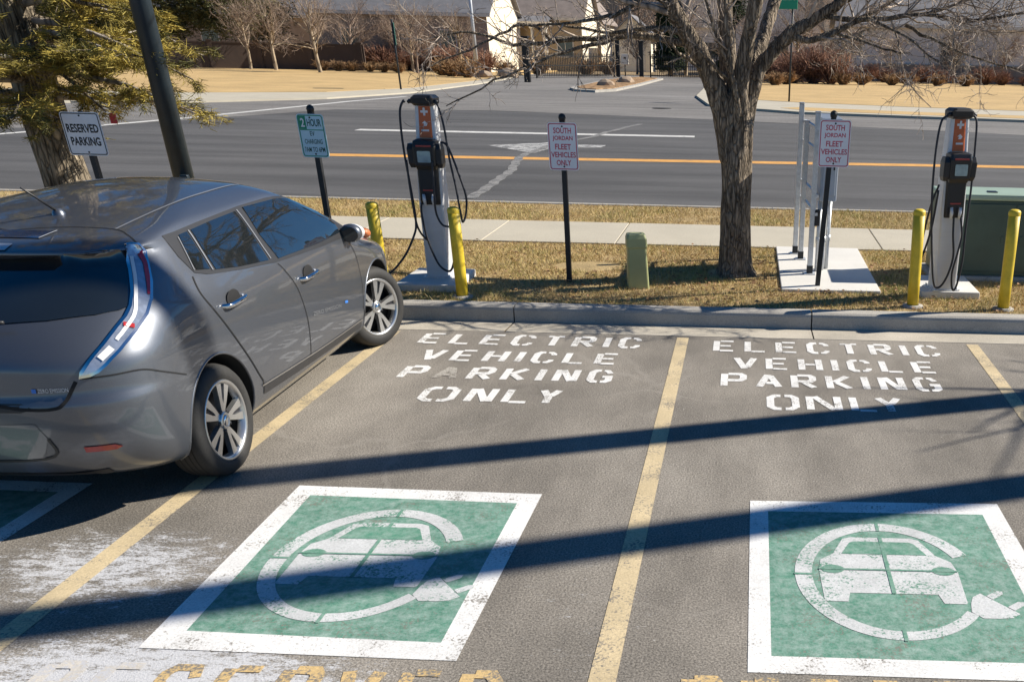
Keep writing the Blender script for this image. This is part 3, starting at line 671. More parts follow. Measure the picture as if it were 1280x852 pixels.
# ================================================================== STREET FURNITURE
def column_loft(mb, lv, m, smooth=False):
    """lv: (z, hw, yf, yb, xs) rounded-rectangle sections"""
    n = None; v = []; f = []
    for z, hw, yf, yb, xs in lv:
        P = rrect(-hw, hw, yf, yb, min(.022, hw * .4), 3); n = len(P)
        v += [(x + xs, y, z) for x, y in P]
    for i in range(len(lv) - 1):
        for j in range(n):
            k = (j + 1) % n; f.append((i * n + j, i * n + k, (i + 1) * n + k, (i + 1) * n + j))
    f.append(tuple(range(n - 1, -1, -1))); b = (len(lv) - 1) * n; f.append(tuple(b + j for j in range(n)))
    mb.add(v, f, m, False)
def charger(loc, lean, lab, cables, rz=0.0):
    r = thing('charging_station', lab, 'EV charger', loc, rz, 'charging stations on the grass strip')
    S = lambda z: lean * z / 1.65
    g = MB(); g.box(-.14, .14, -.02, .27, 0, .012, M['galv']); 
    for sx in (-.115, .115):
        for yy in (.01, .24): g.lathe([(.014, .012), (.014, .03), (0, .03)], M['galv'], 6, Matrix.Translation((sx, yy, 0)))
    g.build('base_plate', r)
    g = MB(); column_loft(g, [(z, hw, yf, yb, S(z)) for z, hw, yf, yb in ((.012, .108, 0, .235), (.3, .112, .0, .225), (.72, .122, .005, .21), (1.05, .116, .02, .19), (1.3, .102, .04, .185), (1.58, .092, .055, .18))], M['alu'])
    g.build('column', r)
    g = MB(); column_loft(g, [(.70, .094, -.012, .02, S(.70)), (.74, .098, -.022, .02, S(.74)), (1.06, .098, -.028, .04, S(1.06))], M['black'])
    for zz in (.79,):
        for sx in (-.04, .045): g.box(sx - .022 + S(.8), sx + .022 + S(.8), -.034, -.02, .715, .80, M['cable'], .006)
    g.box(-.055 + S(.83), .055 + S(.83), -.030, -.02, .825, .838, M['redtext'])
    p = g.build('front_panel', r)
    g = MB(); column_loft(g, [(1.02, .092, -.05, .06, S(1.02)), (1.06, .104, -.075, .06, S(1.06)), (1.22, .110, -.085, .08, S(1.22)), (1.27, .104, -.07, .09, S(1.27)), (1.285, .08, -.04, .09, S(1.28))], M['black'])
    g.box(-.07 + S(1.24), .07 + S(1.24), -.0885, -.08, 1.222, 1.236, M['redtext'])
    h = g.build('display_head', r)
    g = MB(); mx = Matrix.Translation((S(1.14), -.0815, 1.135)) @ Matrix.Rotation(radians(86), 4, 'X'); g.prism(rrect(-.062, .062, -.05, .05, .01), 0, .007, M['screen'], mx); g.build('screen', h)
    for sx in (-1, 1):
        g = MB(); x = S(1.15) + sx * .130
        column_loft(g, [(1.035, .020, -.045, .035, x), (1.075, .032, -.065, .05, x), (1.20, .034, -.07, .055, x), (1.245, .024, -.05, .045, x)], M['black']); ho = g.build('holster', r)
        g = MB(); xx = S(.78) + sx * .042
        g.tube([(xx, -.05, .70), (xx, -.058, .75), (xx + sx * .004, -.05, .80)], [.012, .017, .013], M['alu'], 10); g.build('plug_handle', r)
    g = MB(); column_loft(g, [(1.29, .064, .026, .06, S(1.29)), (1.56, .060, .045, .08, S(1.56))], M['orangelabel'])
    def lm(z, dx=0): return Matrix.Translation((S(z) + dx, .0255 + (z - 1.29) * .07 - .0015, z)) @ Matrix.Rotation(radians(90), 4, 'X')
    for w, hh in ((.010, .034), (.034, .010)): g.prism(rrect(-w / 1, w / 1, -hh / 1, hh / 1, .004), -.001, .002 if w > .02 else .0035, M['labelwhite'], lm(1.515))
    g.prism([(-.026, .0), (.0, .022), (.026, .0), (.014, -.022), (-.014, -.022), (-.006, 0)], -.001, .0025, M['labelwhite'], lm(1.415)); g.prism(rrect(-.035, .035, -.008, .008, .003), -.001, .0025, M['labelwhite'], lm(1.355)); g.build('orange_banner', r)
    g = MB(); column_loft(g, [(1.565, .090, .02, .20, S(1.56)), (1.585, .104, -.01, .21, S(1.58)), (1.630, .106, -.015, .21, S(1.62)), (1.655, .080, .01, .19, S(1.64))], M['black'])
    for sx in (-1, 1): g.tube([(sx * .09 + S(1.6), .04, 1.60), (sx * .125 + S(1.6), .03, 1.602), (sx * .142 + S(1.6), .03, 1.59)], [.022, .019, .014], M['black'], 8)
    g.build('top_cap', r)
    for c in cables:
        g = MB(); g.tube(smooth_path(c), .0105, M['cable'], 8); g.build('cable', r)
    return r
g = MB(); g.box(-3.44, -2.84, 9.13, 9.91, .02, .18, M['newcrete'], .012)
tag(g.build('charger_pad'), 'square concrete pad under the charging station near the car', 'concrete pad', 'concrete pads under the chargers')
g = MB(); g.box(1.77, 2.36, 9.36, 10.15, .02, .18, M['newcrete'], .012)
tag(g.build('charger_pad'), 'square concrete pad under the right charging station', 'concrete pad', 'concrete pads under the chargers')
CL = (-3.10, 9.44, .18); CR = (2.02, 9.40, .18)
charger(CL, .07, 'charging station nearest the car with its left cable running down to the car', [
    [(-.10, .03, 1.59), (-.115, .03, 1.60), (-.15, -.0, 1.50), (-.155, -.02, 1.2), (-.13, -.04, .80), (-.12, -.06, .55), (-.14, -.12, .42), (-.24, -.25, .22), (-.36, -.45, .12), (-.45, -.70, .35), (-.46, -.84, .52)],
    [(-.14, -.03, 1.10), (-.135, -.05, .85), (-.12, -.06, .56), (-.09, -.05, .44), (-.03, -.03, .36)],
    [(.10, .03, 1.60), (.2, .02, 1.58), (.245, .0, 1.4), (.27, -.02, 1.1), (.30, -.03, .88), (.325, -.05, .62), (.33, -.03, .55), (.36, 0, .62), (.38, 0, .78), (.33, .0, 1.0), (.26, .0, 1.22), (.20, .0, 1.26)],
    [(-.042, -.05, .72), (-.05, -.07, .62), (-.02, -.09, .40), (.06, -.1, .16), (.16, -.1, .09), (.21, -.08, .18), (.22, -.05, .30)],
    [(.12, -.08, 1.1), (.11, -.09, .9), (.10, -.1, .66), (.14, -.1, .54), (.20, -.08, .51), (.27, -.05, .50)]])
charger(CR, -.045, 'charging station on the right with both cables hanging in loops, beside the green box', [
    [(-.18, .03, 1.59), (-.25, .0, 1.54), (-.28, -.02, 1.3), (-.275, -.04, .9), (-.235, -.06, .5), (-.18, -.09, .12), (-.12, -.1, .06), (-.05, -.1, .16), (-.01, -.1, .35), (-.03, -.08, .55), (-.035, -.055, .71)],
    [(-.20, .0, 1.0), (-.25, .03, .8), (-.29, .06, .45), (-.31, .08, .25), (-.27, .06, .32), (-.22, .02, .6), (-.20, .0, .95)],
    [(.02, .03, 1.60), (.09, .0, 1.56), (.105, -.02, 1.3), (.11, -.04, .95), (.10, -.06, .6), (.10, -.08, .3), (.06, -.1, .06), (.02, -.1, .05), (.0, -.1, .2), (.03, -.1, .38), (.06, -.08, .55), (.035, -.055, .71)]], radians(11))

def bollard(loc, h, lab, lean=0.0):
    r = thing('bollard', lab, 'bollard', loc, 0, 'yellow steel bollards'); g = MB(); R = .055
    g.tube([(0, 0, -.03), (lean * .3, 0, h * .3), (lean * .6, 0, h * .6), (lean, 0, h - .02)], R, M['yellow'], 20); g.build('post', r)
    g = MB(); g.lathe([(R + .0015, -.03), (R + .0015, 0), (R * .93, .012), (R * .6, .022), (0, .026)], M['yellow'], 20, Matrix.Translation((lean, 0, h - .01))); g.build('rounded_cap', r)
    g = MB(); g.lathe([(.105, -.02), (.10, .004), (.06, .012)], M['concrete'], 16); g.build('footing', r)
bollard((-2.715, 8.93, Z_I - .005), .80, 'yellow bollard just right of the charging station near the car', .01)
bollard((-3.47, 8.97, Z_I - .005), .82, 'yellow bollard showing behind the car hood')
bollard((1.63, 8.99, Z_I - .005), .87, 'yellow bollard left of the right charging station', -.03)
bollard((2.50, 8.96, Z_I - .005), .89, 'rightmost yellow bollard in front of the green transformer', -.03)

def sign(loc, px, w, h, zc, lab, face, lean=0.0, ptop=None, yaw=0.0, m='signwhite', edge='signred'):
    r = thing('parking_sign', lab, 'sign', loc, 0, 'signs on black posts'); top = ptop or zc + h / 2 + .03
    g = MB(); s = .024
    v = []
    for z, x in ((-.05, 0), (top, lean)): v += [(x - s, -s, z), (x + s, -s, z), (x + s, s, z), (x - s, s, z)]
    g.add(v, [(0, 1, 5, 4), (1, 2, 6, 5), (2, 3, 7, 6), (3, 0, 4, 7), (4, 5, 6, 7)], M['post']); p = g.build('post', r)
    g = MB(); g.lathe([(.0, -.03), (.030, -.026), (.036, 0), (.030, .022), (.014, .034), (0, .037)], M['post'], 14, Matrix.Translation((lean, 0, top + .012))); g.build('post_cap', r)
    mx = Matrix.Translation((px - loc[0], -s - .012, zc)) @ Matrix.Rotation(yaw, 4, 'Z') @ Matrix.Rotation(pi / 2, 4, 'X')
    g = MB(); g.prism(rrect(-w / 2, w / 2, -h / 2, h / 2, .028), -.003, .003, M[m], mx)
    g.prism(rrect(-w / 2 + .001, w / 2 - .001, -h / 2 + .001, h / 2 - .001, .028), -.0055, -.0031, M['alusheet'], mx)
    o = rrect(-w / 2 + .008, w / 2 - .008, -h / 2 + .008, h / 2 - .008, .022); b = .0085
    i = rrect(-w / 2 + .008 + b, w / 2 - .008 - b, -h / 2 + .008 + b, h / 2 - .008 - b, .016); n = len(o)
    g.add([mx @ Vector((x, y, .0042)) for x, y in o + i], [(k, (k + 1) % n, n + (k + 1) % n, n + k) for k in range(n)], M[edge])
    pl = g.build('plate', r)
    g = MB(); face(g, mx, w, h); g.build('lettering', pl)
    for zz in (h * .42, -h * .42):
        g = MB(); g.lathe([(.009, 0), (.008, .004), (0, .005)], M['post'], 8, mx @ Matrix.Translation((0, zz, .003))); g.build('bolt', pl)
    return r
def face_fleet(g, mx, w, h):
    L = ['SOUTH', 'JORDAN', 'FLEET', 'VEHICLES', 'ONLY']
    for i, t in enumerate(L):
        ww = {'SOUTH': .60, 'JORDAN': .68, 'FLEET': .54, 'VEHICLES': .84, 'ONLY': .50}[t] * w
        put_text(g, t, M['signred'], mx @ Matrix.Translation((0, h * (.335 - .168 * i), .0046)), ww, h * .118, .02)
def face_reserved(g, mx, w, h):
    put_text(g, 'RESERVED', M['signblack'], mx @ Matrix.Translation((0, h * .13, .0046)), w * .82, h * .20, .03)
    put_text(g, 'PARKING', M['signblack'], mx @ Matrix.Translation((0, -h * .17, .0046)), w * .76, h * .20, .03)
def face_hour(g, mx, w, h):
    x0 = -w / 2 + .018; x1 = w / 2 - .018; y1 = h / 2 - .018
    g.prism([(x0, y1), (x0 + .26 * w, y1), (x0 + .26 * w, y1 - .30 * h), (x0, y1 - .30 * h)], None, .0044, M['signgreen'], mx)
    g.prism([(x0, y1 - .305 * h), (x1, y1 - .305 * h), (x1, y1 - .325 * h), (x0, y1 - .325 * h)], None, .0046, M['signgreen'], mx)
    put_text(g, '2', M['signwhite'], mx @ Matrix.Translation((x0 + .13 * w, y1 - .15 * h, .0050)), w * .15, h * .20, .02)
    put_text(g, 'HOUR', M['signgreendark'], mx @ Matrix.Translation((w * .13, y1 - .15 * h, .0046)), w * .52, h * .17, .02)
    put_text(g, 'EV', M['signgreendark'], mx @ Matrix.Translation((0, h * .055, .0046)), w * .17, h * .105, .01)
    put_text(g, 'CHARGING', M['signgreendark'], mx @ Matrix.Translation((0, -h * .13, .0046)), w * .66, h * .11, .01)
    put_text(g, '7AM TO 6PM', M['signgreendark'], mx @ Matrix.Translation((0, -h * .315, .0046)), w * .76, h * .115, .01)
sign((-1.82, 9.71, Z_I), -1.79, .285, .425, 1.275, 'white and red fleet vehicles sign standing alone left of the bare tree', face_fleet, .03)
sign((0.75, 9.69, Z_I), 0.83, .30, .42, 1.36, 'white and red fleet vehicles sign in front of the metal equipment rack', face_fleet, .06)
sign((-4.19, 9.62, Z_I), -4.165, .255, .38, 1.325, 'white and green hour limit sign behind the car hood', face_hour, .03, edge='signgreen', m='signcyan')
sign((-6.43, 9.72, Z_I), -6.43, .375, .385, 1.285, 'white reserved parking sign with black letters beside the conifer trunk', face_reserved, 0.0, edge='signblack', ptop=1.44)

# equipment pad and rack
g = MB(); g.box(.375, 1.385, 9.49, 11.822, .02, Z_I + .012, M['newcrete'], .008)
tag(g.build('equipment_pad'), 'bright new concrete slab under the metal equipment rack', 'concrete pad')
r = thing('equipment_rack', 'galvanised steel rack with a grey electrical cabinet beside the sidewalk', 'equipment rack', (.70, 10.25, Z_I + .012))
def sqpost(x, y, h, s=.028):
    g = MB(); g.box(x - s, x + s, y - s, y + s, 0, h, M['galv'], .005); g.box(x - s - .002, x + s + .002, y - s - .002, y + s + .002, h, h + .02, M['galv'], .008)
    o = g.build('rack_post', r)
    g = MB(); g.box(x - .06, x + .06, y - .06, y + .06, 0, .012, M['galv']); g.box(x - s - .004, x + s + .004, y - s - .004, y + s + .004, .012, .09, M['post']); g.build('post_foot', o)
for x, y, h in ((0, 0, 1.58), (-.11, 1.13, 1.61), (-.06, .80, 1.45)): sqpost(x, y, h)
for z in (.62, .80, 1.22, 1.42):
    g = MB(); g.tube([(.034, -.05, z), (-.065, 1.18, z + .02)], .021, M['galv'], 4, smooth=False); g.build('cross_rail', r)
g = MB(); g.box(.06, .24, .02, .92, .74, 1.50, M['cabinet'], .012); cb = g.build('cabinet', r)
g = MB(); g.box(.045, .255, .005, .935, 1.502, 1.53, M['alusheet'], .008); g.build('cabinet_lid', cb)
g = MB(); g.box(.085, .215, .006, .018, .80, 1.44, M['cabinet'], .004); g.box(.19, .205, -.004, .006, 1.05, 1.15, M['black']); g.build('cabinet_door', cb)
for x, y in ((.085, .15), (.145, .22), (.2, .30)):
    g = MB(); g.tube([(x, y, 0), (x, y, .73)], .024, M['galv'], 10); g.tube([(x, y, .30), (x, y, .36)], .030, M['galv'], 10); g.build('conduit', r)
g = MB(); g.box(.02, .075, -.04, .05, .50, .66, M['black'], .008); g.build('junction_box', r)

# pedestal
r = thing('utility_pedestal', 'short pale green plastic utility pedestal in the grass between sign and tree', 'utility pedestal', (-1.09, 9.55, Z_I - .01), radians(12))
g = MB(); column_loft(g, [(-.02, .108, -.10, .10, 0), (.03, .105, -.098, .098, 0), (.38, .094, -.088, .088, -.006), (.40, .10, -.094, .094, -.006)], M['pedgreen']); g.build('body', r)
g = MB(); column_loft(g, [(.401, .103, -.096, .096, -.006), (.48, .10, -.092, .092, -.008), (.515, .088, -.08, .08, -.008), (.522, .06, -.05, .05, -.008)], M['pedgreen']); g.build('lid', r)

# transformer
r = thing('transformer_cabinet', 'large dark green transformer cabinet with paler lid behind the right charging station', 'transformer', (2.06, 10.27, Z_I))
g = MB(); g.box(-.05, 1.62, -.06, .66, -.03, .03, M['concrete'], .01); g.build('base_slab', r)
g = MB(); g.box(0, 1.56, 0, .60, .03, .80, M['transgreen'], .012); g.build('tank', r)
for k in range(2):
    g = MB(); g.box(.02 + k * .77, .77 + k * .77, -.014, -.001, .08, .77, M['transgreen'], .005); d = g.build('door', r)
    g = MB(); g.box(.66 + k * .2, .69 + k * .2, -.026, -.0145, .37, .45, M['transgreen'], .004); g.build('door_handle', d)
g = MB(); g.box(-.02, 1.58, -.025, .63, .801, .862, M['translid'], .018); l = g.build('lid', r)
g = MB(); g.box(.50, .60, .14, .24, .8622, .872, M['black'], .004); g.build('lifting_plate', l)

# lamp post beside the conifer
def lamp_post(loc, h, lab):
    r = thing('lamp_post', lab, 'lamp post', loc)
    g = MB(); g.lathe([(.20, -.03), (.20, .05), (.17, .09), (.12, .12)], M['lampgreen'], 20); g.build('base', r)
    g = MB(); g.tube([(0, 0, .1), (0, 0, h * .5), (0, 0, h)], [.098, .088, .07], M['lampgreen'], 20); p = g.build('pole', r)
    g = MB(); g.box(.02, .10, -.115, -.06, .66, .92, M['lampgreen'], .012); g.build('hand_hole_cover', p)
    g = MB(); g.tube([(0, 0, h - .1), (.0, -.5, h + .05), (.0, -1.1, h + .06)], .04, M['lampgreen'], 10); a = g.build('arm', r)
    g = MB(); g.box(-.18, .18, -1.75, -1.05, h + .0, h + .14, M['lampgreen'], .03); g.build('lamp_head', r)
lamp_post((-5.70, 9.92, Z_I), 7.2, 'tall dark green lamp post rising behind the grey car')
def pchip(x,y):
    n=len(x); h=[x[i+1]-x[i] for i in range(n-1)]; d=[(y[i+1]-y[i])/h[i] for i in range(n-1)]
    m=[0.0]*n; m[0]=d[0]; m[-1]=d[-1]
    for i in range(1,n-1):
        if d[i-1]*d[i]>0:
            w1=2*h[i]+h[i-1]; w2=h[i]+2*h[i-1]; m[i]=(w1+w2)/(w1/d[i-1]+w2/d[i])
    def f(t):
        t=min(max(t,x[0]),x[-1]); i=0
        while i<n-2 and t>x[i+1]: i+=1
        s=(t-x[i])/h[i]
        return (1+2*s)*(1-s)**2*y[i]+s*(1-s)**2*h[i]*m[i]+s*s*(3-2*s)*y[i+1]+s*s*(s-1)*h[i]*m[i+1]
    return f
ZTOP=1.46
ZW=pchip([.19,.24,.32,.45,.62,.80,.92,1.00,1.10,1.20,1.30,1.345,1.375,1.40,1.425,1.445,1.456,1.46],
         [.78,.83,.86,.88,.887,.882,.868,.848,.80,.75,.695,.66,.61,.55,.45,.32,.19,.0])
ZR=pchip([.19,.25,.30,.40,.50,.60,.68,.72,.78,.85,.95,1.03,1.10,1.20,1.27,1.285,1.30,1.32,1.34,1.36,1.385,1.41,1.435,1.45,1.46],
         [-.45,-.64,-.72,-.78,-.81,-.825,-.83,-.81,-.805,-.80,-.74,-.66,-.56,-.39,-.27,-.33,-.33,-.24,-.11,.05,.26,.50,.78,.98,1.25])
ZF=pchip([.19,.30,.45,.60,.70,.76,.82,.88,.93,.98,1.04,1.10,1.20,1.30,1.36,1.40,1.43,1.45,1.46],
         [3.40,3.55,3.60,3.60,3.55,3.45,3.25,3.02,2.86,2.72,2.58,2.44,2.20,1.97,1.82,1.70,1.58,1.46,1.25])
LR=pchip([.19,.5,.8,1.0,1.2,1.30,1.36,1.42,1.46],[.55,.62,.62,.60,.55,.50,.5,.4,.2])
NR=pchip([.19,.5,.75,.9,1.05,1.3,1.40,1.46],[3.2,3.6,3.4,3.2,3.0,3.0,2.6,2.0])
LF=pchip([.19,.7,.9,1.0,1.2,1.36,1.43,1.46],[1.0,.95,.8,.55,.42,.4,.35,.3])
NF=pchip([.19,.7,.95,1.1,1.4,1.46],[2.5,2.6,2.6,2.8,2.8,2.0])
def levels():
    a=[.19+.02*i for i in range(55)]+[1.29+.006*i for i in range(14)]+[1.374+.005*i for i in range(16)]+[1.453,1.456,1.458,1.4595,1.46]
    return a
def ring(z):
    W,Yr,Yf,Lr,nr,Lf,nf=[float(f(z)) for f in (ZW,ZR,ZF,LR,NR,LF,NF)]
    tot=Yf-Yr
    if Lr+Lf>tot*.98: k=tot*.98/(Lr+Lf); Lr*=k; Lf*=k
    P=[]
    NRr,NS,NFf=26,40,22
    for i in range(NRr+1):
        t=i/NRr*math.pi/2
        P.append((W*math.sin(t)**(2/nr),Yr+Lr*(1-math.cos(t)**(2/nr))))
    for i in range(1,NS): P.append((W,Yr+Lr+(tot-Lr-Lf)*i/NS))
    for i in range(NFf,-1,-1):
        t=i/NFf*math.pi/2
        P.append((W*math.sin(t)**(2/nf),Yf-Lf*(1-math.cos(t)**(2/nf))))
    return P

# ================================================================== TREES
def wander(rng, p, d, L, n, wob, up):
    P = [p.copy()]; d = d.normalized()
    for i in range(n):
        d = (d + Vector((rng.gauss(0, wob), rng.gauss(0, wob), rng.gauss(0, wob) + up))).normalized()
        p = p + d * (L / n); P.append(p.copy())
    return P
def along(P, t):
    x = t * (len(P) - 1); i = min(int(x), len(P) - 2); f = x - i
    return P[i].lerp(P[i + 1], f), (P[i + 1] - P[i]).normalized()
def sprout(rng, mb, m, P, r0, r1, depth, par):
    """side shoots along a branch path"""
    if depth <= 0: return
    L = sum((P[i + 1] - P[i]).length for i in range(len(P) - 1))
    cnt = max(2, int(par['dens'][depth] * L + .5))
    for k in range(cnt):
        t = rng.uniform(par.get('t0', .15), 1.0)
        p, d = along(P, t); r = (r0 + (r1 - r0) * t) * rng.uniform(.4, .62)
        r = max(r, par['rmin'])
        side = d.orthogonal().normalized(); side.rotate(Quaternion(d, rng.uniform(0, 2 * pi)))
        a = radians(rng.uniform(28, 62)); nd = d * cos(a) + side * sin(a)
        ln = L * rng.uniform(.28, .6) * (1.05 - .5 * t)
        ln = min(max(ln, par['lmin']), par.get('lmax', 9))
        ns = 5 if depth > 1 else 4
        Q = wander(rng, p, nd, ln, ns, par['wob'], par['up'])
        re = max(r * .35, par['rmin'] * .6)
        mb.tube(Q, [r + (re - r) * i / ns for i in range(ns + 1)], m, par['sides'][depth], caps=False)
        sprout(rng, mb, m, Q, r, re, depth - 1, par)

# --- the bare tree in the middle
rng = random.Random(21)
TB = (-0.12, 10.26)
root = thing('bare_tree', 'bare grey trunked tree with many spreading limbs between the green pedestal and the rack', 'tree', (TB[0], TB[1], Z_I))
def W(x, y, z): return Vector((x - TB[0], y - TB[1], z - Z_I))
tr = MB(); tw = MB()
def flare(t): return 1 + .55 * math.exp(-t / .07) + .10 * math.exp(-t / .35)
zs = [-.05, 0, .03, .07, .12, .2, .35, .6, .9, 1.15, 1.32, 1.45, 1.55, 1.64, 1.70]
v = []; f = []; n = 28
for i, z in enumerate(zs):
    base = (.170 - .020 * min(z, 1.0) + .040 * max(0, min(z, 1.45) - 1.0)) * (1 if z < 1.5 else max(.05, 1 - ((z - 1.45) / .26) ** 2))
    for j in range(n):
        a = 2 * pi * j / n
        lob = 1 + .05 * sin(3 * a + 1) + .035 * sin(5 * a + z * 2) + (.22 * max(0, cos(a - .1)) ** 6 + .16 * max(0, cos(a - 2.3)) ** 6 + .15 * max(0, cos(a - 4.3)) ** 6) * math.exp(-max(z, 0) / .10)
        rr = base * (1 + .16 * math.exp(-max(z, 0) / .07)) * lob
        v.append((rr * cos(a) - .03 * z * (z > .6) * 0, rr * .92 * sin(a), z))
for i in range(len(zs) - 1):
    for j in range(n):
        k = (j + 1) % n; f.append((i * n + j, i * n + k, (i + 1) * n + k, (i + 1) * n + j))
f.append(tuple(range(n - 1, -1, -1))); f.append(tuple((len(zs) - 1) * n + j for j in range(n)))
tr.add(v, f, M['bark'], True)
limbs = [  # (points in world space, start radius, end radius)
    ([(-.17, 10.24, 1.28), (-.29, 10.2, 1.80), (-.42, 10.15, 2.10), (-.58, 10.1, 2.36), (-.76, 10.0, 2.64), (-.9, 9.9, 3.1), (-1.25, 9.7, 3.9), (-1.7, 9.5, 4.9)], .125, .045),
    ([(-.13, 10.29, 1.28), (-.19, 10.32, 1.86), (-.23, 10.36, 2.28), (-.27, 10.45, 2.70), (-.3, 10.6, 3.3), (-.36, 10.9, 4.4), (-.3, 11.2, 5.6)], .115, .045),
    ([(-.09, 10.23, 1.28), (-.10, 10.16, 1.88), (-.04, 10.1, 2.28), (.05, 10.0, 2.70), (.18, 9.9, 3.3), (.4, 9.6, 4.3), (.6, 9.3, 5.4)], .105, .04),
    ([(-.07, 10.27, 1.28), (.0, 10.3, 1.80), (.08, 10.3, 2.08), (.22, 10.3, 2.25), (.37, 10.3, 2.40), (.60, 10.3, 2.53), (.84, 10.25, 2.68), (1.2, 10.2, 2.95), (1.8, 10.2, 3.5), (2.4, 10.3, 4.2)], .092, .035),
    ([(-.11, 10.31, 1.28), (-.05, 10.5, 1.85), (.10, 10.8, 2.3), (.3, 11.2, 2.9), (.6, 11.8, 3.8), (.9, 12.4, 5.0)], .10, .04),
    ([(-.17, 10.28, 1.30), (-.36, 10.5, 1.85), (-.6, 10.9, 2.3), (-.9, 11.5, 2.9), (-1.3, 12.1, 3.8)], .085, .035),
]
secs = [
    ([(.37, 10.3, 2.40), (.57, 10.25, 2.36), (.79, 10.2, 2.42), (1.09, 10.15, 2.55), (1.47, 10.1, 2.58), (1.86, 10.0, 2.66), (2.4, 9.9, 2.9)], .042, .012),
    ([(.60, 10.25, 2.36), (.94, 10.3, 2.50), (1.31, 10.4, 2.68), (1.9, 10.6, 3.0)], .038, .012),
    ([(.66, 10.3, 2.56), (1.16, 10.1, 2.54), (1.62, 10.0, 2.60), (2.02, 9.9, 2.54), (2.62, 9.8, 2.62), (3.1, 9.7, 2.6)], .034, .008),
    ([(.79, 10.2, 2.43), (1.07, 10.1, 2.36), (1.35, 10.0, 2.28), (1.52, 9.95, 2.27)], .020, .006),
    ([(1.47, 10.1, 2.50), (1.81, 10.0, 2.36), (2.22, 9.9, 2.23), (2.72, 9.8, 2.12)], .022, .006),
    ([(1.1, 10.1, 2.56), (1.45, 9.8, 2.40), (1.7, 9.6, 2.22), (1.85, 9.5, 2.10)], .017, .005),
    ([(-.54, 10.1, 2.34), (-.77, 10.05, 2.42), (-1.08, 10.0, 2.42), (-1.32, 9.95, 2.38), (-1.8, 9.85, 2.44)], .042, .012),
    ([(-.52, 10.12, 2.28), (-1.08, 10.1, 2.37), (-1.39, 10.05, 2.34), (-1.86, 10.0, 2.30), (-2.25, 9.95, 2.27), (-2.64, 9.9, 2.36), (-2.95, 9.8, 2.31)], .045, .008),
    ([(-1.86, 10.0, 2.30), (-2.1, 9.9, 2.43), (-2.34, 9.8, 2.34), (-2.7, 9.7, 2.18), (-3.0, 9.6, 2.06)], .022, .006),
    ([(-.74, 10.0, 2.62), (-.96, 9.9, 2.68), (-1.16, 9.8, 2.56), (-1.39, 9.75, 2.49), (-1.86, 9.7, 2.43), (-2.1, 9.65, 2.42)], .034, .009),
    ([(-1.22, 10.06, 2.35), (-1.64, 9.9, 2.25), (-2.04, 9.75, 2.10), (-2.38, 9.6, 1.96), (-2.82, 9.45, 1.74)], .026, .006),
    ([(-.40, 10.16, 2.05), (-.55, 10.0, 2.15), (-.68, 9.85, 2.24), (-.80, 9.75, 2.36)], .024, .014),
    ([(-.22, 10.1, 2.02), (-.38, 9.95, 2.16), (-.52, 9.85, 2.28)], .026, .018),
    ([(-.14, 10.08, 1.95), (-.26, 9.95, 2.25), (-.42, 9.85, 2.66), (-.5, 9.8, 3.1)], .026, .012),
    ([(-.10, 10.12, 1.62), (-.13, 10.03, 1.9), (-.20, 9.98, 2.2), (-.24, 9.95, 2.6), (-.26, 9.9, 3.2)], .034, .02),
]
par = dict(dens=[0, 3.0, 2.6, 1.6], rmin=.0032, lmin=.22, lmax=1.7, wob=.17, up=.035, sides=[3, 3, 4, 5])
for pts, r0, r1 in limbs:
    P = smooth_path([W(*p) for p in pts], 5); k = len(P)
    tr.tube(P, [r0 + (r1 - r0) * (i / (k - 1)) ** .8 for i in range(k)], M['bark'], 14, caps=True, jit=.05, rng=rng)
    up_ = P[int(len(P) * .42):]
    sprout(rng, tw, M['twig'], up_, r0 * .5, r1, 3, dict(par, dens=[0, 3.4, 3.0, 2.6]))
    # continue as leader
    Q = wander(rng, P[-1], (P[-1] - P[-3]), 1.6, 6, .1, .05); tw.tube(Q, [r1 + (.008 - r1) * i / 6 for i in range(7)], M['bark'], 7, caps=False); sprout(rng, tw, M['twig'], Q, r1, .01, 2, par)
for pts, r0, r1 in secs:
    P = smooth_path([W(*p) for p in pts], 4); k = len(P)
    P = [p + Vector((rng.gauss(0, .006), rng.gauss(0, .006), rng.gauss(0, .006))) for p in P]
    r0 *= .80
    tw.tube(P, [r0 + (r1 * .8 - r0) * i / (k - 1) for i in range(k)], M['bark'], 7, caps=False)
    sprout(rng, tw, M['twig'], P[2:], r0 * .8, r1, 3, dict(par, dens=[0, 9.0, 7.0, 6.5] if pts[0][0] < 0 else [0, 14, 11, 10], lmax=.5 if pts[0][0] < 0 else .95, up=.01 if pts[0][0] < 0 else -.01, wob=.24, lmin=.12, rmin=.0028))
tk = tr.build('trunk', root)
rm = tk.modifiers.new('r', 'REMESH'); rm.mode = 'VOXEL'; rm.voxel_size = .016; rm.use_smooth_shade = True
sm = tk.modifiers.new('s', 'SMOOTH'); sm.iterations = 4; sm.factor = .5
dg = bpy.context.evaluated_depsgraph_get(); dg.update()
mt = bpy.data.meshes.new_from_object(tk.evaluated_get(dg)); tk.modifiers.clear(); tk.data = mt
mt.materials.clear(); mt.materials.append(M['bark'])
N_ = [p.normal.copy() for p in mt.vertices]; C_ = []
for p, nv in zip(mt.vertices, N_):       # bark ridges
    q = p.co.copy()
    k = mnoise.noise(Vector((q.x * 14, q.y * 14, q.z * 2.4))) + .5 * mnoise.noise(Vector((q.x * 34, q.y * 34, q.z * 5)))
    C_ += list(q + nv * .012 * k)
mt.vertices.foreach_set('co', C_); mt.update()
tw.build('crown', root)

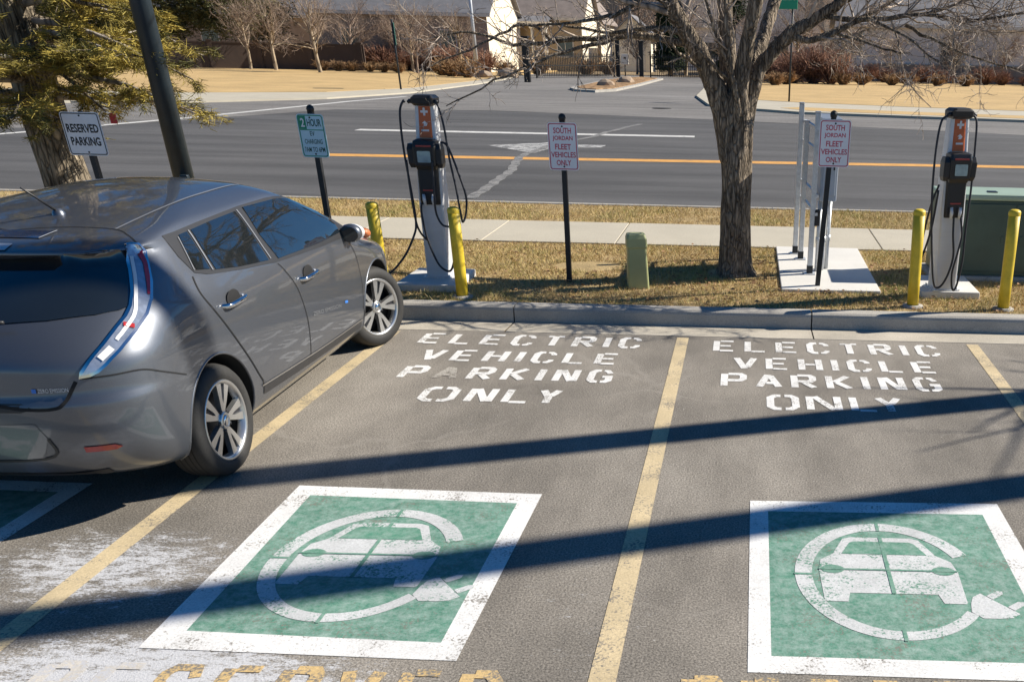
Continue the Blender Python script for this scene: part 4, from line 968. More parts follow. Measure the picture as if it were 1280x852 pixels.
# --- two tall bare trees just outside the picture whose trunks shade the lot
def tall_tree(x, y, h, r0, lab, seed, top):
    rng = random.Random(seed); rt = thing('tall_bare_tree', lab, 'tree', (x, y, Z_I), 0, 'tall bare trees right of the lot')
    tr = MB(); tw = MB(); P = [Vector((rng.gauss(0, .015), rng.gauss(0, .015), h * i / 9)) for i in range(10)]
    tr.tube(P, [r0 * (1.35 if i == 0 else 1) * (1 - .10 * i / 9) for i in range(10)], M['bark'], 14); tr.build('trunk', rt)
    for k in range(58):
        t = rng.choice((rng.uniform(.30, .44), rng.uniform(*top), rng.uniform(*top))); p, d = along(P, t); a = rng.uniform(0, 6.28)
        Q = wander(rng, p, Vector((cos(a), sin(a), .8)), rng.uniform(.7, 1.7), 5, .14, .05)
        tw.tube(Q, [.028 + (.008 - .028) * i / 5 for i in range(6)], M['twig'], 5, caps=False)
        sprout(rng, tw, M['twig'], Q, .02, .006, 1, dict(par, dens=[0, 3.0]))
    tw.build('crown', rt)
tall_tree(10.65, 9.72, 14.5, .165, 'tall bare tree out of frame whose trunk throws the upper shadow band on the lot', 5, (.80, .99))
tall_tree(14.35, 9.56, 18.5, .180, 'tall bare tree out of frame whose trunk throws the lower shadow band on the lot', 9, (.76, .99))

# --- foliage helper: many narrow needle faces, tinted per face
def needle_mesh(name, tufts, m, parent, rng, per=9, ln=.10, w=.008, flat=.5):
    n = len(tufts) * per; g_ = np.random.default_rng(rng.randint(0, 10 ** 6))
    c = np.repeat(np.array([t[0] for t in tufts]), per, 0); d = np.repeat(np.array([t[1] for t in tufts]), per, 0)
    tint = np.repeat(np.array([t[2] for t in tufts]), per)
    r = g_.normal(0, 1, (n, 3)); r[:, 2] *= flat; r /= np.linalg.norm(r, axis=1, keepdims=True)
    a = d * .7 + r; a /= np.linalg.norm(a, axis=1, keepdims=True)
    L = ln * g_.uniform(.6, 1.25, (n, 1)); s = np.cross(a, g_.normal(0, 1, (n, 3))); s /= np.linalg.norm(s, axis=1, keepdims=True)
    c = c + g_.normal(0, ln * .22, (n, 3))
    V = np.stack([c - s * w, c + s * w, c + a * L + s * w * .4, c + a * L - s * w * .4], 1).reshape(-1, 3)
    me = bpy.data.meshes.new(name); me.vertices.add(n * 4); me.vertices.foreach_set('co', V.astype(np.float32).ravel())
    me.loops.add(n * 4); me.loops.foreach_set('vertex_index', np.arange(n * 4, dtype=np.int32))
    me.polygons.add(n); me.polygons.foreach_set('loop_start', np.arange(0, n * 4, 4, dtype=np.int32)); me.polygons.foreach_set('loop_total', np.full(n, 4, np.int32))
    tv = np.clip(np.repeat(tint + g_.normal(0, .10, n), 4), 0, 1); col = np.stack([tv, tv, tv, np.ones_like(tv)], 1)
    at = me.color_attributes.new('tint', 'FLOAT_COLOR', 'POINT'); at.data.foreach_set('color', col.astype(np.float32).ravel())
    me.update(); me.validate(); me.materials.append(m)
    o = bpy.data.objects.new(name, me); COL.objects.link(o)
    if parent: o.parent = parent
    return o

# --- conifer at the left edge
rng = random.Random(33); CT = (-7.42, 10.70)
root = thing('conifer', 'golden green conifer with a thick flaking trunk at the left edge behind the reserved sign', 'tree', (CT[0], CT[1], Z_I))
tr = MB(); P = [Vector((.02 * sin(i * 1.3) - .012 * i, .02 * cos(i * 1.7), .45 * i - .05)) for i in range(19)]
tr.tube(P, [(.285 if i == 0 else .25) * (1 - .044 * i) for i in range(19)], M['pinebark'], 20, jit=.07, rng=rng)
br = MB(); tufts = []
spec = []
for k in range(90):
    z = rng.uniform(1.5, 7.8); spec.append((z, rng.uniform(0, 2 * pi), rng.uniform(.8, 1.2) * (2.0 - .2 * z)))
# the boughs that the picture shows
for z, a, L in ((1.72, -.22, 1.35), (1.60, -.5, 1.1), (1.82, -.05, 1.75), (1.95, -.3, 1.5), (2.05, .25, 1.7), (2.15, -.12, 1.5), (2.25, .1, 1.5), (2.35, -.3, 1.5), (1.42, -.9, .8), (1.55, -1.9, 1.0), (1.62, -2.4, 1.1), (1.7, 2.9, 1.2), (2.3, .5, 1.6), (1.9, .9, 1.4), (2.1, -.75, 1.3), (1.75, -1.3, 1.1), (2.2, -1.7, 1.2), (2.45, -.6, 1.4), (2.5, 0, 1.5), (2.55, .6, 1.5), (2.0, -2.8, 1.2), (2.3, -2.3, 1.2)): spec.append((z, a, L))
for z, a, L in spec:
    L = max(L, .5); i = min(int((z + .05) / .45), 17); c = P[i].lerp(P[i + 1], (z + .05) / .45 - i)
    d = Vector((cos(a), sin(a), rng.uniform(-.05, .28)))
    Q = wander(rng, c, d, L, 7, .07, -.045); r0 = .020 + .012 * L
    br.tube(Q, [r0 * (1 - .8 * j / 7) for j in range(8)], M['paledead'] if rng.random() < .6 else M['pinebark'], 6, caps=False)
    for s in range(int(9 * L)):
        t = rng.uniform(.22, 1); p, dd = along(Q, t); sd = Vector((-dd.y, dd.x, 0)).normalized() * rng.choice((-1, 1))
        S_ = wander(rng, p, dd * .6 + sd * .8 + Vector((0, 0, rng.uniform(-.3, .25))), rng.uniform(.18, .55) * (1.15 - .4 * t), 4, .1, -.03)
        br.tube(S_, [.008, .006, .005, .004, .003], M['pinebark'], 3, caps=False)
        tone = min(1, max(0, rng.gauss(.58, .32)))
        if rng.random() < .12: continue
        for q in range(rng.randint(10, 16)):
            pp, dv = along(S_, rng.uniform(.15, 1)); tufts.append((tuple(pp + Vector((rng.gauss(0, .025), rng.gauss(0, .025), rng.gauss(0, .02)))), tuple(dv), tone + rng.gauss(0, .1)))
tr.build('trunk', root); br.build('boughs', root); needle_mesh('crown', tufts, M['needle'], root, rng, 11, .075, .0038, .35)
# red tag on a bough
g = MB(); g.box(-.035, .035, -.008, .008, -.05, .05, M['signred'], .006); g.tube([(0, 0, .05), (0, 0, .12)], .003, M['signred'], 4)
tag(g.build('hanging_tag', loc=(-6.62, 10.50, 1.50)), 'small red tag hanging from a bough of the left conifer', 'tag')

# ================================================================== FAR SIDE
def box_house(name, lab, loc, w, d, eave, rise, wallm, roofm, axis='x', wins=(), over=.5, grp='houses across the road', porch=None, rz=0.0):
    """front wall on the local y=0 plane; wins: (face, u0, u1, z0, z1)"""
    r = thing(name, lab, 'house', loc, rz, grp)
    g = MB(); g.box(0, w, 0, d, -.1, eave, wallm)
    if axis == 'x':
        for x, s in ((0, 1), (w, -1)): g.add([(x, 0, eave), (x, d, eave), (x, d / 2, eave + rise)], [(0, 1, 2) if s < 0 else (0, 2, 1)], wallm)
    else:
        for y, s in ((0, 1), (d, -1)): g.add([(0, y, eave), (w, y, eave), (w / 2, y, eave + rise)], [(0, 1, 2) if s > 0 else (0, 2, 1)], wallm)
    g.build('wall', r)
    g = MB(); t = .16
    if axis == 'x':
        for s in (0, 1):
            y0, y1 = (-over, d / 2) if s == 0 else (d + over, d / 2)
            ze = eave - over * rise / (d / 2)
            v = [(-over, y0, ze), (w + over, y0, ze), (w + over, y1, eave + rise), (-over, y1, eave + rise)]
            v += [(x, y, z + t) for x, y, z in v]
            g.add(v, [(0, 1, 5, 4), (1, 2, 6, 5), (2, 3, 7, 6), (3, 0, 4, 7), (4, 5, 6, 7), (3, 2, 1, 0)] if s == 0 else [(0, 4, 5, 1), (1, 5, 6, 2), (2, 6, 7, 3), (3, 7, 4, 0), (7, 6, 5, 4), (0, 1, 2, 3)], roofm)
    else:
        for s in (0, 1):
            x0, x1 = (-over, w / 2) if s == 0 else (w + over, w / 2)
            ze = eave - over * rise / (w / 2)
            v = [(x0, -over, ze), (x1, -over, eave + rise), (x1, d + over, eave + rise), (x0, d + over, ze)]
            v += [(x, y, z + t) for x, y, z in v]
            g.add(v, [(0, 1, 5, 4), (1, 2, 6, 5), (2, 3, 7, 6), (3, 0, 4, 7), (4, 5, 6, 7), (3, 2, 1, 0)] if s == 0 else [(0, 4, 5, 1), (1, 5, 6, 2), (2, 6, 7, 3), (3, 7, 4, 0), (7, 6, 5, 4), (0, 1, 2, 3)], roofm)
    ro = g.build('roof', r)
    g = MB(); g.box(-over, w + over, -over - .02, -over + .1, eave - over * rise / (d / 2) - .12 if axis == 'x' else eave - .1, eave - over * rise / (d / 2) + .14 if axis == 'x' else eave + .02, M['winframe']); 
    if axis == 'x': g.build('gutter_board', ro)
    for face, u0, u1, z0, z1 in wins:
        g = MB(); gg = MB()
        if face == 'f':
            for a, b, c, e in ((u0 - .1, u1 + .1, z0 - .1, z0), (u0 - .1, u1 + .1, z1, z1 + .1), (u0 - .1, u0, z0, z1), (u1, u1 + .1, z0, z1), ((u0 + u1) / 2 - .03, (u0 + u1) / 2 + .03, z0, z1)): g.box(a, b, -.06, .02, c, e, M['winframe'])
            gg.box(u0, u1, -.02, .01, z0, z1, M['winglass'])
        else:
            for a, b, c, e in ((u0 - .1, u1 + .1, z0 - .1, z0), (u0 - .1, u1 + .1, z1, z1 + .1), (u0 - .1, u0, z0, z1), (u1, u1 + .1, z0, z1), ((u0 + u1) / 2 - .03, (u0 + u1) / 2 + .03, z0, z1)): g.box(w - .02, w + .06, a, b, c, e, M['winframe'])
            gg.box(w - .01, w + .02, u0, u1, z0, z1, M['winglass'])
        wo = g.build('window', r); gg.build('pane', wo)
    return r
h1 = box_house('gable_house', 'brick house with grey roof, front toned as shaded, gable as sunlit, left of gates', (-41, 97.5, 0), 16.6, 13, 5.0, 4.2, M['brick'], M['shingle'], 'x', [('f', 3, 4.6, 1.6, 3.4), ('f', 7.5, 9.1, 1.6, 3.4), ('f', 12.2, 13.6, 1.6, 3.4), ('s', 4.5, 6, 1.4, 3.0)])  # brown of the front wall carries its shade in the colour
g = MB(); g.box(16.61, 16.66, 0, 13, 0, 5.0, M['stucco']); g.add([(16.64, 0, 5.0), (16.64, 13, 5.0), (16.64, 6.5, 9.0)], [(0, 1, 2)], M['stucco']); g.build('sun_painted_gable', h1)  # cream skin paints sunlight onto the wall that faces the sun
g = MB(); g.box(6, 7, 5, 6, 7, 10.5, M['brick']); g.box(5.9, 7.1, 4.9, 6.1, 10.5, 10.65, M['concrete']); g.build('chimney', h1)
h2 = box_house('porch_house', 'brown roofed house with a columned porch and gable toned as sunlit behind the fence', (-26.2, 112, 0), 8.2, 11, 5.2, 3.6, M['tanwall'], M['shinglebrown'], 'x', [('f', 5.6, 7.2, 1.4, 3.2)])
g = MB(); g.box(8.21, 8.26, 0, 11, 0, 5.2, M['stucco']); g.add([(8.24, 0, 5.2), (8.24, 11, 5.2), (8.24, 5.5, 8.7)], [(0, 1, 2)], M['stucco']); g.build('sun_painted_gable', h2)  # end wall skinned paler than the front, sunlight put into its colour
for x in (.5, 1.9, 3.3, 4.7):
    g = MB(); g.tube([(x, -1.7, 0), (x, -1.7, 4.2)], .16, M['winframe'], 10); g.box(x - .26, x + .26, -1.96, -1.44, 0, .3, M['winframe']); g.box(x - .24, x + .24, -1.94, -1.46, 3.95, 4.2, M['winframe']); g.build('porch_column', h2)
g = MB(); g.box(0, 5.2, -2.1, 0, 4.2, 4.55, M['winframe']); g.add([(0, -2.1, 4.56), (5.2, -2.1, 4.56), (5.2, -.6, 5.1), (0, -.6, 5.1)], [(0, 1, 2, 3)], M['shingle']); g.build('porch_roof', h2)
h3 = box_house('far_house', 'tan far house with an end wall toned as sunlit above the middle of the fence', (-26.0, 128, 0), 7.7, 13, 5.4, 4.4, M['tanwall'], M['shinglebrown'], 'y', [('f', 2.6, 4.6, 1.6, 3.4)])
g = MB(); g.box(7.71, 7.76, 0, 13, 0, 5.4, M['stucco']); g.build('sun_painted_side', h3)  # pale skin on this side stands for sun on the same wall
h5 = box_house('white_garage', 'small pale garage standing behind the gate posts', (-15.6, 118, 0), 4.4, 6, 3.6, 1.9, M['stucco'], M['shingle'], 'y', [])
g = MB()
for k in range(4): g.box(.7, 3.7, -.05, -.005, .05 + k * .62, .63 + k * .62, M['winframe'], .02)
g.build('garage_door', h5)
h4 = box_house('ranch_house', 'long beige house with dark eaves beyond the right lawn', (8.6, 97, 0), 27, 12, 4.9, 3.6, M['beige'], M['shingle'], 'x', [('f', .6, 1.7, 2.6, 4.0), ('f', 9, 11, 1.6, 3.4), ('f', 17, 19, 1.6, 3.4)])
g = MB(); g.box(2.4, 18.3, -.14, -.005, 0, 1.5, M['brick']); g.box(2.35, 18.35, -.17, -.005, 1.5, 1.6, M['concrete']); g.build('brick_skirt', h4)
h6 = box_house('grey_gable_house', 'grey gabled house with its roof behind the street sign', (-1.6, 112, 0), 9, 10, 4.6, 4.0, M['beige'], M['shinglebrown'], 'y', [('f', 3.4, 5.6, 1.5, 3.2)])

box_house('rear_house', 'roof of a far house seen between the limbs of the bare tree', (-9.5, 136, 0), 16, 11, 5.4, 4.6, M['beige'], M['shinglebrown'], 'x', [('f', 3, 5, 1.5, 3.2), ('f', 10, 12, 1.5, 3.2)])
box_house('rear_house', 'roof of a far house behind the pines and the brown fence', (-72, 128, 0), 22, 12, 5.2, 4.4, M['brick'], M['shingle'], 'x', [('f', 5, 7, 1.5, 3.2)])
# brown masonry fence
r = thing('masonry_fence', 'long dark brown masonry fence along the back of the far left lawn', 'fence')
FP = [(-75, 76), (-49.4, 86.2), (-42.4, 90.0), (-33.5, 91.0)]
for (x0, y0), (x1, y1) in zip(FP[:-1], FP[1:]):
    L = sqrt((x1 - x0) ** 2 + (y1 - y0) ** 2); mx = Matrix.Translation((x0, y0, 0)) @ Matrix.Rotation(atan2(y1 - y0, x1 - x0), 4, 'Z')
    g = MB(); g.box(.2, L - .2, -.09, .09, 0, 2.0, M['brownfence'], mx=mx); g.box(.2, L - .2, -.13, .13, 2.0, 2.1, M['brownfence'], mx=mx); g.build('panel', r)
    for k in range(int(L / 4.2) + 1):
        g = MB(); g.box(k * 4.2 - .2, k * 4.2 + .2, -.2, .2, 0, 2.15, M['brownfence'], mx=mx); g.box(k * 4.2 - .25, k * 4.2 + .25, -.25, .25, 2.15, 2.25, M['brownfence'], mx=mx); g.build('pillar', r)
# low tan wall with iron rail on the right
r = thing('garden_wall', 'low tan garden wall with iron rails behind the street sign', 'wall', (-.2, 88, 0))
g = MB(); g.box(0, 7.5, -.15, .15, 0, 1.7, M['tanwall']); g.build('wall', r)
for k in range(4): g = MB(); g.box(k * 2.4, k * 2.4 + .45, -.25, .25, 0, 2.6, M['brick']); g.box(k * 2.4 - .06, k * 2.4 + .51, -.31, .31, 2.6, 2.72, M['concrete']); g.build('pillar', r)
g = MB()
for k in range(44): g.tube([(.1 + k * .17, 0, 1.7), (.1 + k * .17, 0, 2.3)], .02, M['iron'], 4, smooth=False)
g.box(0, 7.4, -.025, .025, 2.22, 2.27, M['iron']); g.build('railing', r)

# gates, posts
def iron_gate(x0, y0, x1, y1, h, lab, name):
    L = sqrt((x1 - x0) ** 2 + (y1 - y0) ** 2); r = thing(name, lab, 'gate', (x0, y0, 0), atan2(y1 - y0, x1 - x0))
    g = MB(); n = int(L / .2)
    for k in range(n + 1): g.box(L * k / n - .022, L * k / n + .022, -.022, .022, .1, h, M['iron'])
    g.build('pickets', r)
    for z in (.2, h * .5, h - .22):
        g = MB(); g.box(0, L, -.03, .03, z - .035, z + .035, M['iron']); g.build('rail', r)
    for x in (0, L):
        g = MB(); g.box(x - .06, x + .06, -.06, .06, 0, h + .15, M['iron']); g.build('end_post', r)
iron_gate(-17.4, 84.5, -12.1, 92.5, 1.85, 'black iron fence between the island and the thick dark post', 'iron_fence')
iron_gate(-9.0, 94, -3.0, 94, 1.9, 'black iron driveway gate right of the dark gate posts', 'iron_gate')
for x, y, h, w_, lab in ((-15.95, 74.1, 2.9, .42, 'thick black gate post in front of the iron fence'), (-11.9, 93.6, 3.2, .36, 'dark gate post behind the island'), (-9.6, 91.8, 2.9, .36, 'dark gate post left of the driveway gate')):
    g = MB(); g.box(-w_ / 2, w_ / 2, -w_ / 2, w_ / 2, -.05, h - .12, M['iron'], .02); g.box(-w_ / 2 - .06, w_ / 2 + .06, -w_ / 2 - .06, w_ / 2 + .06, h - .12, h, M['iron'], .02)
    tag(g.build('gate_post', loc=(x, y, 0)), lab, 'gate post')
g = MB(); g.tube([(0, 0, 0), (0, 0, 1.1)], .05, M['iron'], 8); g.box(-.3, .3, -.12, .12, 1.0, 1.75, M['winframe'], .04); g.box(-.10, .10, -.125, -.12, 1.4, 1.55, M['black'])
tag(g.build('entry_keypad', loc=(-10.1, 84, .14)), 'white entry keypad box on a short post on the traffic island', 'keypad')
r = thing('street_light', 'pale slender street light beside the sunlit gable', 'street light', (-22.9, 86.9, .05))
g = MB(); g.tube([(0, 0, 0), (0, 0, 4), (0, 0, 9)], [.17, .14, .09], M['palepole'], 12); g.lathe([(.3, 0), (.3, .25), (.17, .4)], M['palepole'], 14); g.build('pole', r)
g = MB(); g.tube([(0, 0, 8.8), (1.2, -.4, 9.3), (2.0, -.7, 9.3)], .05, M['palepole'], 8); g.build('arm', r)
g = MB(); g.box(1.8, 2.6, -1.0, -.6, 9.22, 9.38, M['palepole'], .05); g.build('lamp_head', r)
r = thing('edge_on_sign', 'dark road sign seen edge on at the far left lawn kerb', 'sign', (-18.9, 55.6, .07), radians(107))
g = MB(); g.tube([(0, 0, 0), (0, 0, 3.3)], .05, M['post'], 8); g.build('post', r); g = MB(); g.box(-.40, .40, -.085, -.052, 2.1, 3.15, M['signgreendark'], .012); g.build('plate', r)
r = thing('street_name_sign', 'green street name sign on a thin pole at the right corner', 'street sign', (2.0, 51.4, .1))
g = MB(); g.tube([(0, 0, 0), (0, 0, 4.4)], .045, M['post'], 8); g.build('post', r)
g = MB(); g.box(-1.15, .25, -.02, .02, 4.0, 4.38, M['signgreen'], .01, mx=Matrix.Rotation(radians(-22), 4, 'Z') @ Matrix.Translation((0, -.07, 0))); g.build('name_plate', r)
g = MB(); g.box(-.9, .9, -.10, -.055, 2.72, 2.84, M['post'], .01, mx=Matrix.Rotation(radians(8), 4, 'Z')); g.build('cross_plate', r)

# bare trees of the far side: three shapes, copied
def far_tree(seed, h, dens, m_tr, m_tw, name='far_bare_tree', spread=1.0, t0=.34, rm=1.0):
    rng = random.Random(seed); rt = thing(name, 'x', 'tree'); tr = MB(); tw = MB()
    P = wander(rng, Vector((0, 0, -.05)), Vector((0, 0, 1)), h * .55, 6, .05, .15)
    tr.tube(P, [(.15 - .014 * i) * h / 7 * rm for i in range(7)], m_tr, 8, caps=False)
    pr = dict(dens=[0, 4.8 * dens, 3.6 * dens, 1.0], rmin=.0085, lmin=.5, lmax=2.6, wob=.13, up=.06, sides=[3, 3, 3, 4], t0=.15)
    for k in range(19):
        t = rng.uniform(t0, 1); p, d = along(P, t); a = rng.uniform(0, 6.28)
        Q = wander(rng, p, Vector((cos(a) * spread, sin(a) * spread, rng.uniform(.5, 1.3))), h * rng.uniform(.28, .5) * (1.15 - .35 * t), 6, .09, .05)
        tr.tube(Q, [.05 * h / 7 * (1 - .8 * i / 6) for i in range(7)], m_tr, 5, caps=False)
        sprout(rng, tw, m_tw, Q, .04 * h / 7, .012, 2, pr)
    tr.build('trunk', rt); tw.build('crown', rt); return rt
protos = [far_tree(1, 7.0, 1.0, M['farbark'], M['fartwig']), far_tree(2, 8.5, 1.05, M['farbark'], M['fartwig'], t0=.28), far_tree(3, 7.5, 1.1, M['fartwig'], M['fartwig'], spread=1.3)]
spots = [  # x, y, kind, scale, label
    (-42.5, 88.0, 0, .95, 'slim pale trunked bare tree in front of the brown fence, leftmost of its row'), (-39.9, 87.0, 1, .85, 'bare tree in front of the brown fence, second of its row'),
    (-34.6, 83.2, 1, .9, 'leaning pale bare tree standing on the far left lawn'), (-35.8, 93.0, 2, .95, 'bare tree before the dark brick wall behind red shrubs'),
    (-29.4, 90.5, 0, .95, 'bare tree among the red shrubs left of the edge on sign'), (-25.6, 92.0, 0, .85, 'bare tree beside the pale street light'),
    (-27.8, 86.5, 2, .75, 'low bare tree over the rock bed'), (-31.8, 95.4, 2, .8, 'bare tree close to the brick house front'),
    (-11.2, 103, 2, .85, 'bare tree behind the dark gate post'),
    (-.6, 100, 2, 1.0, 'bare tree behind the low tan garden wall'), (4.2, 92, 1, 1.0, 'bare tree right of the street name sign'),
    (8.0, 90, 2, .75, 'bare tree at the left end of the beige house'), (12.5, 93, 0, .7, 'bare tree in front of the beige house'), (18.5, 94, 1, .7, 'bare tree over the right lawn edge'),
    (23, 95, 2, .75, 'bare tree at the right edge of the far lawn'), (-6.5, 105, 1, 1.05, 'bare tree straight behind the driveway gate')]
for i, (x, y, k, s, lab) in enumerate(spots):
    o = protos[k] if protos[k]['label'] == 'x' else copy_tree(protos[k])
    o['label'] = lab; o['group'] = 'bare trees across the road'; o.location = (x, y, .08); o.rotation_euler = (0, 0, i * 2.1); o.scale = (s, s, s)
# far backdrop wood, trees that read as one mass
rng = random.Random(77); br = MB()
for k in range(95):
    x = rng.uniform(-110, 70); y = rng.uniform(142, 165); h = rng.uniform(9, 15)
    P = wander(rng, Vector((x, y, 0)), Vector((0, 0, 1)), h * .8, 5, .05, .2)
    br.tube(P, [.22 - .03 * i for i in range(6)], M['fartwig'], 5, caps=False)
    for q in range(16):
        t = rng.uniform(.2, 1); p, d = along(P, t); a = rng.uniform(0, 6.28)
        Q = wander(rng, p, Vector((cos(a), sin(a), .8)), h * rng.uniform(.2, .38), 4, .12, .05); br.tube(Q, [.06, .05, .04, .03, .02], M['fartwig'], 3, caps=False)
        for w_ in range(7):
            p2, d2 = along(Q, rng.uniform(.2, 1)); R_ = wander(rng, p2, d2 + Vector((rng.gauss(0, .7), rng.gauss(0, .7), rng.gauss(0, .5))), rng.uniform(.8, 2.0), 2, .1, .03); br.tube(R_, [.028, .022, .016], M['fartwig'], 3, caps=False)
o = br.build('far_wood'); o['kind'] = 'stuff'; o['label'] = 'distant bare wood along the top of the view'; o['category'] = 'wood'
# evergreens
def evergreen(lab, x, y, h, rad, m, seed, z0=1.0, name='far_evergreen', dens=1.0, cone=True, ln=.34):
    rng = random.Random(seed); rt = thing(name, lab, 'tree', (x, y, .05), 0, 'evergreen trees across the road'); tr = MB()
    tr.tube([(0, 0, -.1), (.1, 0, h * .4), (0, .1, h * .95)], [h * .025, h * .017, .03], M['farbark'], 8); tr.build('trunk', rt)
    tf = []; cl = [(rng.uniform(0, 6.28), rng.uniform(z0, h), rng.random()) for _ in range(int(230 * dens))]
    for a, z, tone in cl:
        f_ = (z - z0) / (h - z0); rr = rad * ((1 - f_) ** .8 if cone else sin(min(1, f_ * 1.0 + .12) * pi) ** .6) * rng.uniform(.55, 1.05)
        c = Vector((cos(a) * rr, sin(a) * rr, z))
        for q in range(int(26)):
            v = Vector((rng.gauss(0, .42), rng.gauss(0, .42), rng.gauss(0, .24))) * (rad / 2.4)
            tf.append((tuple(c + v), tuple((Vector((cos(a), sin(a), -.1)) * .8)), tone * .7 + .15))
    needle_mesh('crown', tf, m, rt, rng, 4, ln, ln * .12)
evergreen('olive green pine with a pale trunk behind the brown fence', -55.5, 97, 12, 4.2, M['farneedle'], 2, 2.6, cone=False, dens=1.5)
evergreen('olive green pine left of the lamp post top', -63, 99, 13, 4.2, M['farneedle'], 3, 2.2, cone=False, dens=1.4)
evergreen('dark spreading pine over the right end of the brown fence', -48.5, 100, 12, 4.4, M['farneedle'], 4, 2.6, cone=False, dens=1.5)
evergreen('dark pine far back at the left edge', -75, 98, 13, 4.4, M['darkneedle'], 5, 1.5, cone=False, dens=1.4)
evergreen('narrow dark green evergreen behind the driveway gate', -7.9, 103, 10, 1.5, M['darkneedle'], 6, .6, dens=1.3, ln=.28)
evergreen('second dark evergreen far behind the bare tree trunk', -2.0, 125, 11, 2.0, M['darkneedle'], 7, .6)

# shrubs
def shrub(kind, m, seed, r, h, n):
    rng = random.Random(seed); g = MB()
    for k in range(n):
        a = rng.uniform(0, 6.28); d = Vector((cos(a) * rng.uniform(.1, 1), sin(a) * rng.uniform(.1, 1), rng.uniform(.6, 1.5)))
        P = wander(rng, Vector((cos(a) * r * .25 * rng.random(), sin(a) * r * .25 * rng.random(), 0)), d, h * rng.uniform(.7, 1.15), 3, .18, .0)
        g.tube(P, [.030, .026, .02, .012], m, 3, caps=False)
        for q in range(5):
            p, dd = along(P, rng.uniform(.3, 1)); g.tube([p, p + (dd + Vector((rng.gauss(0, .7), rng.gauss(0, .7), rng.gauss(0, .4)))) * h * .22], [.020, .011], m, 3, caps=False)
    return g.build(kind)
sp = {'red': shrub('red_shrub', M['redshrub'], 1, 1.3, 1.5, 150), 'tan': shrub('tan_shrub', M['tanshrub'], 2, .8, .8, 110), 'tall': shrub('feathery_shrub', M['redshrub'], 3, 1.2, 2.1, 150)}
used = set()
def place_shrub(kind, x, y, s, lab, grp):
    b = sp[kind]; o = b
    if kind in used: o = b.copy(); COL.objects.link(o)
    used.add(kind); o.location = (x, y, .08); o.scale = (s, s, s * .95); o.rotation_euler = (0, 0, x * 3.7); tag(o, lab, 'shrub', grp)
for i, x in enumerate((-37.5, -35.6, -33.6, -31.6, -29.7, -27.8, -26.0, -24.4)):
    place_shrub('red', x, 95.2 - .5 * (i % 2), 1.05 + .15 * ((i * 7) % 3), 'red brown shrub in the hedge row before the brick house', 'red shrubs before the brick house')
for i, (x, y) in enumerate(((-36.6, 88.6), (-35.2, 88.4), (-33.9, 88.0), (-32.4, 88.2), (-31.0, 87.6), (-29.6, 87.2))):
    place_shrub('tan', x, y, .95, 'small round tan shrub along the edge of the far left lawn', 'small tan shrubs at the left lawn edge')
for i, (x, y, s) in enumerate(((-24.6, 82.8, 1.3), (-23.2, 80.4, 1.5), (-21.4, 78.2, 1.2), (-22.8, 84.0, 1.6), (-20.3, 86.0, 1.3), (-18.8, 92, 1.5), (-15.0, 95, 1.6), (-13.2, 96.5, 1.5))):
    place_shrub('tan', x, y, s, 'dry tan shrub in the rock bed by the street corner' if i < 5 else 'dry tan shrub behind the iron fence', 'tan shrubs in the rock bed' if i < 5 else 'tan shrubs behind the iron fence')
for i, (x, y, s) in enumerate(((3.4, 84, 1.0), (5.2, 84.6, 1.25), (6.6, 84.0, 1.1), (2.2, 85.5, .9))):
    place_shrub('tall', x, y, s, 'feathery red brown shrub right of the street sign pole', 'feathery shrubs by the street sign')
for i in range(11):
    place_shrub('red', 8.6 + i * 1.75, 91.5 + .6 * (i % 3), .55 + .2 * ((i * 5) % 3), 'red brown shrub along the front of the beige house', 'red shrubs before the beige house')
for i, (x, y) in enumerate(((.4, 78), (1.9, 77.4), (2.9, 80.0), (7.4, 82.0), (9.0, 83.0), (11.6, 84.2), (13.0, 84.4), (15.5, 85.2), (18, 86))):
    place_shrub('tan', x, y, 1.1, 'clipped tan shrub along the top of the right lawn', 'clipped shrubs on the right lawn')
def rock(x, y, s, seed, lab):
    rng = random.Random(seed); bm = bmesh.new(); bmesh.ops.create_icosphere(bm, subdivisions=2, radius=1)
    for p in bm.verts:
        k = 1 + .28 * mnoise.noise(p.co * 1.3 + Vector((seed, 0, 0))); p.co = Vector((p.co.x * s * k, p.co.y * s * .8 * k, max(p.co.z, -.3) * s * .6 * k))
    me = bpy.data.meshes.new('landscape_rock'); bm.to_mesh(me); bm.free(); me.materials.append(M['stone'])
    o = bpy.data.objects.new('landscape_rock', me); COL.objects.link(o); o.location = (x, y, .2); tag(o, lab, 'rock', 'landscape rocks across the road')
rock(-22.3, 81.5, 1.1, 1, 'biggest tan boulder in the rock bed by the street corner'); rock(-20.6, 80.0, .7, 2, 'smaller tan boulder at the tip of the rock bed')
rock(-19.6, 83.8, .9, 3, 'flat orange tan boulder right of the street light'); rock(-9.3, 66.5, .55, 4, 'rock on the near end of the traffic island'); rock(-8.9, 74, .6, 5, 'rock in the middle of the traffic island')

